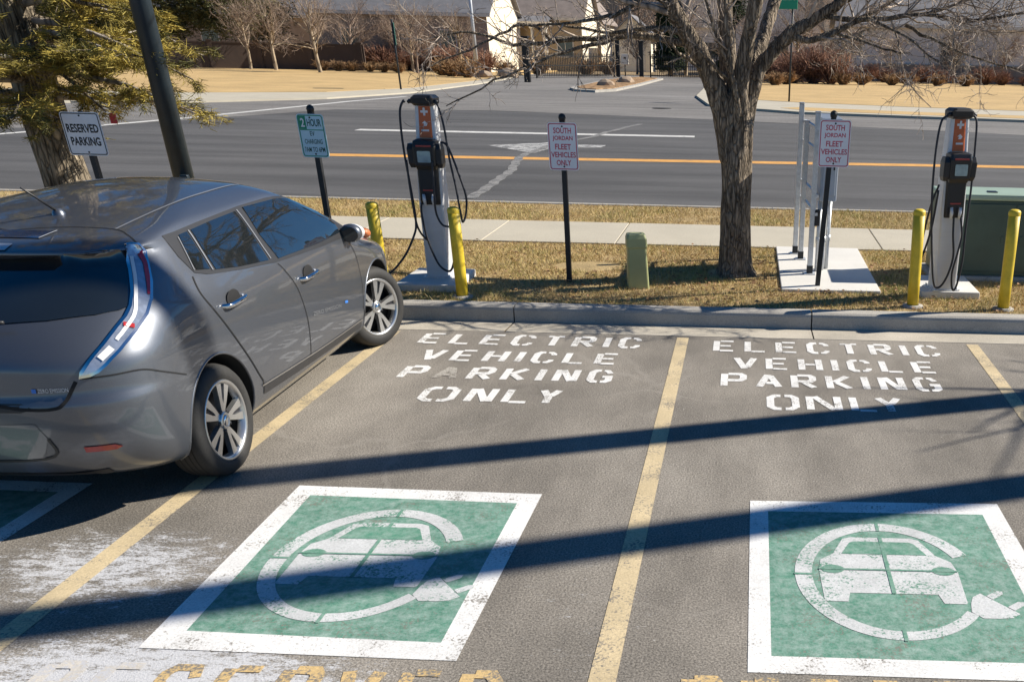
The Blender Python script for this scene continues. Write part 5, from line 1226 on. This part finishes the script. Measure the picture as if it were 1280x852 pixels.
# ================================================================== THE CAR
car = thing('parked_car', 'dark grey hatchback parked at the left edge with its front wheel turned', 'car', (-3.8299, 4.9620, 0), 0.02461)
V = []; Fc = []; LV = levels(); nn = None
for z in LV:
    R = ring(z); pts = [(x, y, z) for x, y in R] + [(-x, y, z) for x, y in R[-2:0:-1]]
    nn = len(pts); V += pts
for i in range(len(LV) - 1):
    for j in range(nn):
        k = (j + 1) % nn; Fc.append((i * nn + j, i * nn + k, (i + 1) * nn + k, (i + 1) * nn + j))
BV = BVHTree.FromPolygons([Vector(p) for p in V], Fc)
me = bpy.data.meshes.new('body'); 
bm = bmesh.new(); bvs = [bm.verts.new(p) for p in V]
for q in Fc:
    try: bm.faces.new([bvs[i] for i in q])
    except ValueError: pass
bm.faces.new([bvs[i] for i in range(nn - 1, -1, -1)]); 
bmesh.ops.remove_doubles(bm, verts=bm.verts, dist=1e-5); bmesh.ops.holes_fill(bm, edges=bm.edges, sides=0)
bmesh.ops.dissolve_degenerate(bm, edges=bm.edges, dist=1e-6); bmesh.ops.recalc_face_normals(bm, faces=bm.faces)
bm.to_mesh(me); bm.free()
me.materials.append(M['car']); me.materials.append(M['well'])
body = bpy.data.objects.new('body', me); COL.objects.link(body)
WB = 2.70; WR = .322
cut = MB()
for y in (0, WB):
    for s in (-1, 1):
        R = .372
        v = []; f = []; n = 48
        for x in (s * .52, s * 1.2):
            for j in range(n): v.append((x, y + R * cos(2 * pi * j / n), .325 + R * sin(2 * pi * j / n)))
        for j in range(n): f.append((j, (j + 1) % n, n + (j + 1) % n, n + j))
        f.append(tuple(range(n - 1, -1, -1))); f.append(tuple(range(n, 2 * n)))
        if s < 0: f = [q[::-1] for q in f]
        f = [q[::-1] for q in f] if False else f
        cut.add(v, f, M['well'])
co = cut.build('cutter')
cb_ = bmesh.new(); cb_.from_mesh(co.data); bmesh.ops.recalc_face_normals(cb_, faces=cb_.faces); cb_.to_mesh(co.data); cb_.free()
md = body.modifiers.new('b', 'BOOLEAN'); md.operation = 'DIFFERENCE'; md.object = co; md.solver = 'EXACT'
try: md.material_mode = 'TRANSFER'
except Exception: pass
dg = bpy.context.evaluated_depsgraph_get(); dg.update()
me2 = bpy.data.meshes.new_from_object(body.evaluated_get(dg)); body.modifiers.clear(); body.data = me2
bpy.data.objects.remove(co)
for p in me2.polygons:
    p.use_smooth = True
    c = p.center
    near = any((c.y - y) ** 2 + (c.z - .325) ** 2 < .375 ** 2 for y in (0, WB))
    inside = near and (abs(p.normal.x) < .97 or abs(c.x) < .6)
    p.material_index = 0
    if inside or c.z < .195: p.material_index = list(me2.materials).index(M['well']) if M['well'] in list(me2.materials) else 0
try: me2.set_sharp_from_angle(angle=radians(35))
except Exception: pass
body.parent = car

def conform(p, off, n=None):
    h = BV.find_nearest(p)
    return h[0] + h[1] * off
def _basis(P):
    c = sum(P, Vector()) / len(P); nrm = Vector()
    for p in P: nrm += BV.find_nearest(p)[1]
    nrm.normalize(); u = Vector((0, 0, 1)).cross(nrm)
    u = u.normalized() if u.length > .05 else Vector((1, 0, 0)); v = nrm.cross(u)
    return c, u, v, nrm
def cast(o, d, off):
    h = BV.ray_cast(o + d * -1.0, d)
    if h[0] is None or (h[0] - o).length > .30:
        h = BV.find_nearest(o)
    n = h[1]
    if n.dot(d) > 0: n = -n
    return h[0] + n * off
def patch(mb, P3, m, off=.004, step=.045, rnd=True):
    P = [Vector(p[:3]) for p in P3]; c, u, v, nrm = _basis(P)
    q = [((p - c).dot(u), (p - c).dot(v)) for p in P]
    if rnd:      # densify outline
        o = []
        for i in range(len(q)):
            a = Vector(q[i]); b = Vector(q[(i + 1) % len(q)]); k = max(1, int((b - a).length / step))
            for t in range(k): o.append(tuple(a.lerp(b, t / k)))
        q = o
    co_ = [Vector(p) for p in q]; nb = len(co_)
    x0 = min(p.x for p in co_); x1 = max(p.x for p in co_); y0 = min(p.y for p in co_); y1 = max(p.y for p in co_)
    def inside(x, y):
        r = False; j = nb - 1
        for i in range(nb):
            a, b = co_[i], co_[j]
            if (a.y > y) != (b.y > y) and x < (b.x - a.x) * (y - a.y) / (b.y - a.y) + a.x: r = not r
            j = i
        return r
    pts = list(co_); y = y0 + step * .5
    while y < y1:
        x = x0 + step * .5
        while x < x1:
            if inside(x, y) and min((Vector((x, y)) - p).length for p in co_) > step * .4: pts.append(Vector((x, y)))
            x += step
        y += step
    res = geometry.delaunay_2d_cdt(pts, [], [list(range(nb))], 1, 1e-5)
    W3 = [cast(c + u * p.x + v * p.y, -nrm, off) for p in res[0]]
    fs = []
    for t in res[2]:
        a, b, d = (res[0][i] for i in t[:3])
        fs.append(tuple(t) if (b.x - a.x) * (d.y - a.y) - (b.y - a.y) * (d.x - a.x) > 0 else tuple(t[::-1]))
    mb.add(W3, fs, m, True)
def ribbon(mb, P3, m, w=.008, off=.003, step=.03, closed=False):
    P = [Vector(p[:3]) for p in P3]
    if closed: P.append(P[0])
    S = smooth_path(P, 6) if len(P) > 2 and not closed else P
    o = [S[0]]
    for a, b in zip(S[:-1], S[1:]):
        k = max(1, int((b - a).length / step))
        for t in range(1, k + 1): o.append(a.lerp(b, t / k))
    L = []; Rr = []
    for i, p in enumerate(o):
        h = BV.find_nearest(p); n = h[1]; d = (o[min(i + 1, len(o) - 1)] - o[max(i - 1, 0)]).normalized()
        s = n.cross(d).normalized() * w / 2
        L.append(h[0] + s + n * off); Rr.append(h[0] - s + n * off)
    k = len(o)
    mb.add(L + Rr, [(i, k + i, k + i + 1, i + 1) for i in range(k - 1)], m, True)
def mir(P): return [(-p[0], p[1], p[2]) for p in P]
def both(fn, *names):
    for s in (1, -1): fn(s)
def sd_(P, s): return P if s > 0 else mir(P)

DLO = [(0.687, 0.151, 1.311), (0.687, 0.267, 1.312), (0.681, 0.535, 1.321), (0.671, 1.066, 1.333), (0.671, 1.454, 1.330), (0.66, 1.78, 1.296), (0.695, 1.98, 1.225), (0.735, 2.16, 1.148), (0.775, 2.32, 1.07), (0.83, 2.42, 0.985), (0.857, 2.25, 0.958), (0.857, 1.741, 0.969), (0.848, 1.051, 0.999), (0.83, 0.615, 1.042), (0.811, 0.303, 1.079), (0.794, 0.184, 1.112), (0.75, 0.149, 1.205)]
QU = [(0.699, 0.285, 1.292), (0.698, 0.375, 1.295), (0.799, 0.335, 1.102), (0.792, 0.215, 1.122), (0.758, 0.225, 1.190)]
RP = [(0.695, 0.424, 1.296), (0.687, 0.678, 1.305), (0.683, 0.990, 1.312), (0.761, 0.99, 1.178), (0.838, 0.975, 1.028), (0.825, 0.631, 1.058), (0.807, 0.385, 1.090), (0.747, 0.40, 1.206)]
FPN = [(0.677, 1.10, 1.318), (0.687, 1.53, 1.313), (0.675, 1.79, 1.272), (0.70, 1.96, 1.205), (0.735, 2.10, 1.14), (0.77, 2.17, 1.08), (0.838, 2.15, 0.995), (0.849, 1.776, 0.995), (0.847, 1.10, 1.018), (0.77, 1.07, 1.17)]
RD = [(0.80, 0.145, 1.10), (0.842, 0.109, 1.016), (0.871, 0.163, 0.903), (0.885, 0.285, 0.714), (0.885, 0.396, 0.547), (0.876, 0.489, 0.41), (0.867, 0.580, 0.352), (0.861, 1.234, 0.326)]
BS = [(0.85, 1.06, 0.99), (0.86, 1.10, 0.95), (0.883, 1.205, 0.80), (0.886, 1.250, 0.60), (0.877, 1.245, 0.44), (0.861, 1.238, 0.326)]
FD = [(0.861, 1.25, 0.322), (0.856, 2.22, 0.305), (0.88, 2.30, 0.45), (0.886, 2.32, 0.62), (0.875, 2.30, 0.82), (0.857, 2.22, 0.955)]
for s in (1, -1):
    # doors: thin skins over the body with a dark gap round them
    g = MB(); patch(g, sd_(RD + BS[::-1] + [(0.848, 0.75, 1.025), (0.822, 0.35, 1.075)], s), M['car'], .0015, .06)
    ribbon(g, sd_(RD, s), M['seam'], .010, .0035); ribbon(g, sd_(BS, s), M['seam'], .009, .0035)
    d1 = g.build('door', car)
    g = MB(); patch(g, sd_(BS + FD[0:1] + FD[1:] + [(0.857, 1.7, 0.965)], s), M['car'], .0015, .06)
    ribbon(g, sd_(FD, s), M['seam'], .008, .0035); d2 = g.build('door', car)
    g = MB(); patch(g, sd_(DLO, s), M['trim'], .003, .05); tw_ = g.build('window_surround', car)
    for PP in (QU, RP, FPN):
        g = MB(); patch(g, sd_(PP, s), M['glass'], .0065, .05); g.build('side_window', car)
    for a, b in (((0.697, 0.395, 1.298), (0.804, 0.352, 1.092)), ((0.684, 1.015, 1.318), (0.836, 1.005, 1.03)), ((0.705, 0.262, 1.285), (0.79, 0.19, 1.125))):
        g = MB(); ribbon(g, sd_([a, b], s), M['trimgrey'], .010 if a[1] > .3 else .006, .009); g.build('window_divider', tw_)
    # handles
    for (y, z, dd) in ((.375, .913, d1), (1.405, .846, d2)):
        x = BV.ray_cast(Vector((2, y, z)), Vector((-1, 0, 0)))[0].x
        g = MB(); g.lathe([(0, -.03), (.045, -.006), (.055, .003), (.052, .004), (0, .0045)], M['seam'], 20, Matrix.Translation((s * x, y + .01, z + .012)) @ Matrix.Rotation(s * pi / 2, 4, 'Y') @ Matrix.Scale(1.45, 4, (0, 1, 0)))
        g.tube(smooth_path([(s * (x - .005), y - .125, z), (s * (x + .030), y - .10, z), (s * (x + .042), y, z + .006), (s * (x + .030), y + .10, z + .006), (s * (x - .005), y + .125, z + .006)], 5), .0145, M['chrome'], 10); g.build('handle', dd)
    # door badge decal
    g = MB(); put_text(g, 'ZERO EMISSION', M['trimgrey'], Matrix.Translation((s * (.8895), 1.60 if s > 0 else 1.55, .565)) @ Matrix.Rotation(radians(-7 * s), 4, 'X') @ Matrix.Rotation(s * pi / 2, 4, 'Z') @ Matrix.Rotation(pi / 2, 4, 'X'), .50, .026, .0); 
    g.v = [tuple(BV.find_nearest(Vector(p))[0] + BV.find_nearest(Vector(p))[1] * .004) for p in g.v]
    k0 = len(g.v); ribbon(g, sd_([(0.886, 1.93, 0.54), (0.884, 1.985, 0.532)], s), M['bluemark'], .018, .0045); g.build('badge', d2)
    # sill strip
    g = MB(); ribbon(g, sd_([(0.862, .50, .335), (0.86, 1.40, .300), (0.86, 2.25, .288)], s), M['trim'], .05, .004); ribbon(g, sd_([(0.866, .48, .372), (0.866, 1.40, .335), (0.866, 2.27, .322)], s), M['chrome'], .010, .006); g.build('sill_moulding', car)
    # tail lamp
    LO = [(0.641, -0.108, 1.300), (0.67, -0.053, 1.297), (0.686, -0.030, 1.270), (0.713, -0.089, 1.212), (0.757, -0.175, 1.141), (0.79, -0.27, 1.074), (0.803, -0.365, 1.020), (0.796, -0.48, 0.965), (0.770, -0.59, 0.905), (0.729, -0.666, 0.852), (0.699, -0.694, 0.827), (0.668, -0.715, 0.813), (0.632, -0.735, 0.808), (0.643, -0.727, 0.83), (0.675, -0.690, 0.875), (0.715, -0.613, 0.937), (0.74, -0.52, 0.995), (0.752, -0.451, 1.029), (0.750, -0.389, 1.063), (0.729, -0.310, 1.112), (0.681, -0.201, 1.194)]
    g = MB(); patch(g, sd_(LO, s), M['lampclear'], .012, .03); ribbon(g, sd_(LO, s), M['chrome'], .014, .013, closed=True); tl = g.build('tail_light', car)
    g = MB(); patch(g, sd_([(0.664, -0.070, 1.276), (0.677, -0.044, 1.270), (0.702, -0.083, 1.215), (0.738, -0.160, 1.150), (0.775, -0.255, 1.085), (0.768, -0.265, 1.090), (0.728, -0.178, 1.155), (0.692, -0.105, 1.215)], s), M['lampred'], .0165, .02)
    ribbon(g, sd_([(0.792, -0.47, .985), (0.758, -0.495, 1.0)], s), M['redref'], .024, .017); g.build('red_lens', tl)
    g = MB(); ribbon(g, sd_([(0.665, -0.12, 1.262), (0.702, -0.21, 1.17), (0.752, -0.33, 1.09), (0.775, -0.43, 1.02), (0.75, -0.57, 0.94)], s), M['labelwhite'], .016, .0165)
    ribbon(g, sd_([(0.735, -0.60, .905), (0.700, -0.655, .868)], s), M['labelwhite'], .030, .0165); g.build('light_guide', tl)
    # bumper seam, reflector
    g = MB(); ribbon(g, sd_([(0.631, -0.734, 0.800), (0.744, -0.666, 0.801), (0.829, -0.558, 0.797), (0.869, -0.454, 0.754), (0.886, -0.30, 0.69)], s), M['seam'], .007, .003); g.build('bumper_seam', car)
    g = MB(); patch(g, sd_([(0.565, -0.770, 0.462), (0.690, -0.722, 0.462), (0.712, -0.70, 0.447), (0.690, -0.72, 0.430), (0.565, -0.765, 0.430)], s), M['redref'], .006, .02); g.build('reflector', car)
    # roof ditch and spoiler seam
    g = MB(); ribbon(g, sd_([(0.495, 0.086, 1.353), (0.502, 0.353, 1.379), (0.508, 0.667, 1.403), (0.503, 0.995, 1.414), (0.498, 1.255, 1.417), (0.50, 1.5, 1.40)], s), M['trimgrey'], .012, .003); g.build('roof_moulding', car)
    g = MB(); ribbon(g, sd_([(0.0, -0.010, 1.353), (0.16, 0.050, 1.361), (0.314, 0.079, 1.36), (0.498, 0.08, 1.352), (0.59, 0.02, 1.335), (0.664, -0.047, 1.308)], s), M['seam'], .008, .002); g.build('roof_seam', car)
    # arch lips
    g = MB()
    for y in (0, WB):
        P = []
        for k in range(41):
            a = radians(-14 + 208 * k / 40); yy = y + .378 * cos(a); zz = .325 + .378 * sin(a)
            h = BV.ray_cast(Vector((s * 2, yy, max(zz, .2))), Vector((-s, 0, 0)))
            if h[0] is not None: P.append(Vector((h[0].x, yy, max(zz, .2))))
        g.tube([p + Vector((-s * .004, 0, 0)) for p in P], .009, M['car'], 6)
    g.build('arch_lip', car)
    # mirror
    g = MB(); bm = bmesh.new(); bmesh.ops.create_uvsphere(bm, u_segments=20, v_segments=12, radius=1)
    v = [(s * (.905 + p.co.x * .078), 2.225 + p.co.y * (.045 if p.co.y < 0 else .11), .985 + p.co.z * .066) for p in bm.verts]; bm.verts.index_update()
    g.add(v, [[q.index for q in fc.verts] for fc in bm.faces][::1 if s > 0 else 1], M['car'], True); bm.free()
    g.tube([(s * .80, 2.26, .95), (s * .88, 2.25, .96)], [.035, .03], M['trim'], 8); mo = g.build('wing_mirror', car)
    g = MB(); g.prism([(s * (.905 + .070 * cos(t * pi / 12)), .985 + .057 * sin(t * pi / 12)) for t in range(24)], -.002, .004, M['glass'], Matrix.Translation((0, 2.177, 0)) @ Matrix.Rotation(pi / 2, 4, 'X')); g.build('mirror_glass', mo)
    # wheels
    for y, st in ((0, 0.0), (WB, -radians(24))):
        w = bpy.data.objects.new('wheel', None); COL.objects.link(w); w.parent = car; w.location = (s * .765, y, WR + .001); w.rotation_euler = (0, 0, st if True else 0)
        mx = Matrix.Rotation(s * pi / 2, 4, 'Y')
        g = MB(); g.lathe([(.222, -.10), (.250, -.112), (.295, -.108), (.314, -.085), (WR, -.05), (WR, .05), (.314, .085), (.297, .106), (.255, .113), (.232, .104), (.222, .09), (.215, -.09)], M['rubber'], 48, mx)
        for gr in (-.045, -.015, .015, .045): g.lathe([(WR + .0008, gr - .004), (WR + .0008, gr + .004)], M['seam'], 48, mx)
        g.build('tyre', w)
        g = MB(); g.lathe([(.213, -.09), (.205, .02), (.05, .03), (0, .03)], M['alloydark'], 40, mx)
        g.lathe([(.226, .086), (.233, .104), (.224, .108), (.210, .098), (.203, .06)], M['alloy'], 48, mx)
        for k in range(5):
            for q in (-1, 1):
                a = radians(72 * k + 18) + q * radians(11.5)
                R2 = mx @ Matrix.Rotation(a, 4, 'Z')
                v = []; 
                for rr, hw, zz in ((.045, .015, .088), (.12, .015, .092), (.212, .025, .094)):
                    for z2 in (zz, zz - .03): 
                        for ss in (-1, 1): v.append(R2 @ Vector((rr, ss * hw + (-q * .010 if rr < .1 else 0), z2)))
                f = []
                for i in range(2):
                    b = i * 4; f += [(b, b + 1, b + 5, b + 4)[::-1], (b, b + 2, b + 6, b + 4), (b + 1, b + 5, b + 7, b + 3)]
                f.append((8, 9, 11, 10)); g.add(v, f, M['alloy'])
            a = radians(72 * k + 18); R2 = mx @ Matrix.Rotation(a, 4, 'Z')
            g.add([R2 @ Vector(p) for p in ((.06, -.008, .083), (.205, -.035, .080), (.205, .035, .080), (.06, .008, .083))], [(0, 1, 2, 3)], M['alloydark'])
            R3 = mx @ Matrix.Rotation(a + radians(36), 4, 'Z') @ Matrix.Translation((.058, 0, .086)); g.lathe([(.011, 0), (.010, .010), (0, .011)], M['alloydark'], 8, R3)
        g.lathe([(.052, .08), (.050, .096), (.036, .103), (.034, .100), (0, .101)], M['alloy'], 24, mx); rim = g.build('rim', w)
        g = MB(); g.lathe([(.030, .1012), (.028, .1045), (0, .106)], M['chrome'], 20, mx); g.build('hub_cap', rim)
    # headlamp
    hd = None
    for (cx_, cy_, cz_, rx_, ry_, rz_, m_, nm) in ((.635, 3.00, .862, .085, .25, .060, 'lidwhite', 'headlight'), (.640, 2.90, .888, .072, .12, .050, 'lidblue', 'blue_reflector'), (.685, 3.10, .838, .048, .080, .040, 'lidorange', 'turn_signal')):
        bm = bmesh.new(); bmesh.ops.create_uvsphere(bm, u_segments=20, v_segments=12, radius=1); bm.verts.index_update(); R9 = Matrix.Rotation(radians(14 * s), 3, 'Z') @ Matrix.Rotation(radians(-14), 3, 'X')
        g = MB(); g.add([Vector((s * cx_, cy_, cz_)) + R9 @ Vector((p.co.x * rx_, p.co.y * ry_, p.co.z * rz_)) for p in bm.verts], [[q.index for q in fc.verts] for fc in bm.faces], M[m_], True); bm.free()
        ob = g.build(nm, hd or car); hd = hd or ob
# rear glass, hatch details
GL = [(0.0, -0.335, 1.283), (0.145, -0.33, 1.283), (0.359, -0.29, 1.283), (0.514, -0.225, 1.283), (0.630, -0.125, 1.283), (0.675, -0.201, 1.194), (0.720, -0.318, 1.108), (0.742, -0.389, 1.061), (0.724, -0.432, 1.056), (0.651, -0.509, 1.050), (0.475, -0.599, 1.041), (0.275, -0.642, 1.033), (0.0, -0.66, 1.027)]
g = MB(); patch(g, GL + mir(GL[1:-1][::-1]), M['glass'], .005, .06); rg = g.build('rear_window', car)
g = MB(); g.tube(smooth_path([(.02, -.735, 1.035), (.15, -.72, 1.06), (.33, -.69, 1.055)], 4), .009, M['trim'], 6); g.lathe([(.03, 0), (.026, .03), (0, .035)], M['trim'], 12, Matrix.Translation((0, -.67, 1.03)) @ Matrix.Rotation(pi / 2, 4, 'X')); g.build('rear_wiper', car)
g = MB(); patch(g, [(-.24, -.01, 1.352), (.240, -.01, 1.352), (.226, -0.13, 1.338), (-.226, -.13, 1.338)], M['solar'], .004, .05); ribbon(g, [(0.229, -0.130, 1.337), (0.246, -0.003, 1.352)], M['galv'], .008, .006); ribbon(g, [(-0.229, -0.130, 1.337), (-0.246, -0.003, 1.352)], M['galv'], .008, .006); g.build('solar_panel', car)
g = MB(); patch(g, [(-.15, -.222, 1.322), (.15, -.215, 1.322), (.165, -.305, 1.303), (-.165, -.31, 1.303)], M['lightgrey'], .004, .04); g.build('brake_light', car)
g = MB(); ax = (.075, .30, 1.388); g.lathe([(.035, -.01), (.030, .012), (.018, .028), (0, .034)], M['car'], 14, Matrix.Translation(ax)); g.tube([(ax[0], ax[1], ax[2] + .015), (ax[0] - .02, ax[1] - .20, ax[2] + .16)], [.009, .004], M['black'], 8); g.build('antenna', car)
HL = [(0.0, -0.822, .700), (0.126, -0.823, 0.700), (0.275, -0.824, 0.688), (0.379, -0.82, 0.672), (0.500, -0.801, 0.670), (0.554, -0.788, 0.695), (0.613, -0.743, 0.790)]
g = MB(); ribbon(g, HL, M['seam'], .016, .003); ribbon(g, mir(HL), M['seam'], .016, .003); patch(g, [(-.36, -.82, .655), (.36, -.82, .655), (.42, -.815, .672), (.37, -.82, .700), (-.37, -.82, .700), (-.42, -.815, .672)], M['trim'], .002, .05); g.build('hatch_gap', car)
g = MB(); put_text(g, 'ZERO EMISSION', M['lightgrey'], Matrix.Translation((.515, -.80, .755)) @ Matrix.Rotation(pi / 2, 4, 'X'), .125, .020, .0); g.v = [tuple(cast(Vector(p), Vector((0, 1, 0)), .005)) for p in g.v]
patch(g, [(.425, -.79, .745), (.445, -.79, .745), (.445, -.79, .765), (.425, -.79, .765)], M['bluemark'], .005, .01); g.build('hatch_badge', car)
g = MB(); patch(g, [(-.40, -.80, .60), (.40, -.80, .60), (.43, -.79, .52), (.36, -.77, .40), (-.36, -.77, .40), (-.43, -.79, .52)], M['car'], .003, .05); ribbon(g, [(-.43, -.79, .52), (-.36, -.77, .40), (.36, -.77, .40), (.43, -.79, .52)], M['trim'], .014, .005); g.build('bumper_panel', car)
g = MB(); patch(g, [(-.155, -.80, .57), (.155, -.80, .57), (.155, -.78, .42), (-.155, -.78, .42)], M['platewhite'], .008, .04); g.build('licence_plate', car)
g = MB(); ribbon(g, [(-.60, -.69, .265), (0, -.70, .262), (.60, -.69, .265)], M['trim'], .05, .004); g.build('rear_valance', car)
g = MB(); PW_ = [(-.60, 2.10, 1.24), (-.45, 1.78, 1.375), (0, 1.80, 1.385), (.45, 1.78, 1.375), (.60, 2.10, 1.24), (.66, 2.45, 1.03), (0, 2.62, 1.015), (-.66, 2.45, 1.03)]
patch(g, PW_, M['glass'], .005, .07); g.build('windscreen', car)
g = MB(); g.tube([(.15, 3.28, .83), (.24, 3.52, .86)], [.035, .025], M['black'], 10); g.build('charging_plug', car)
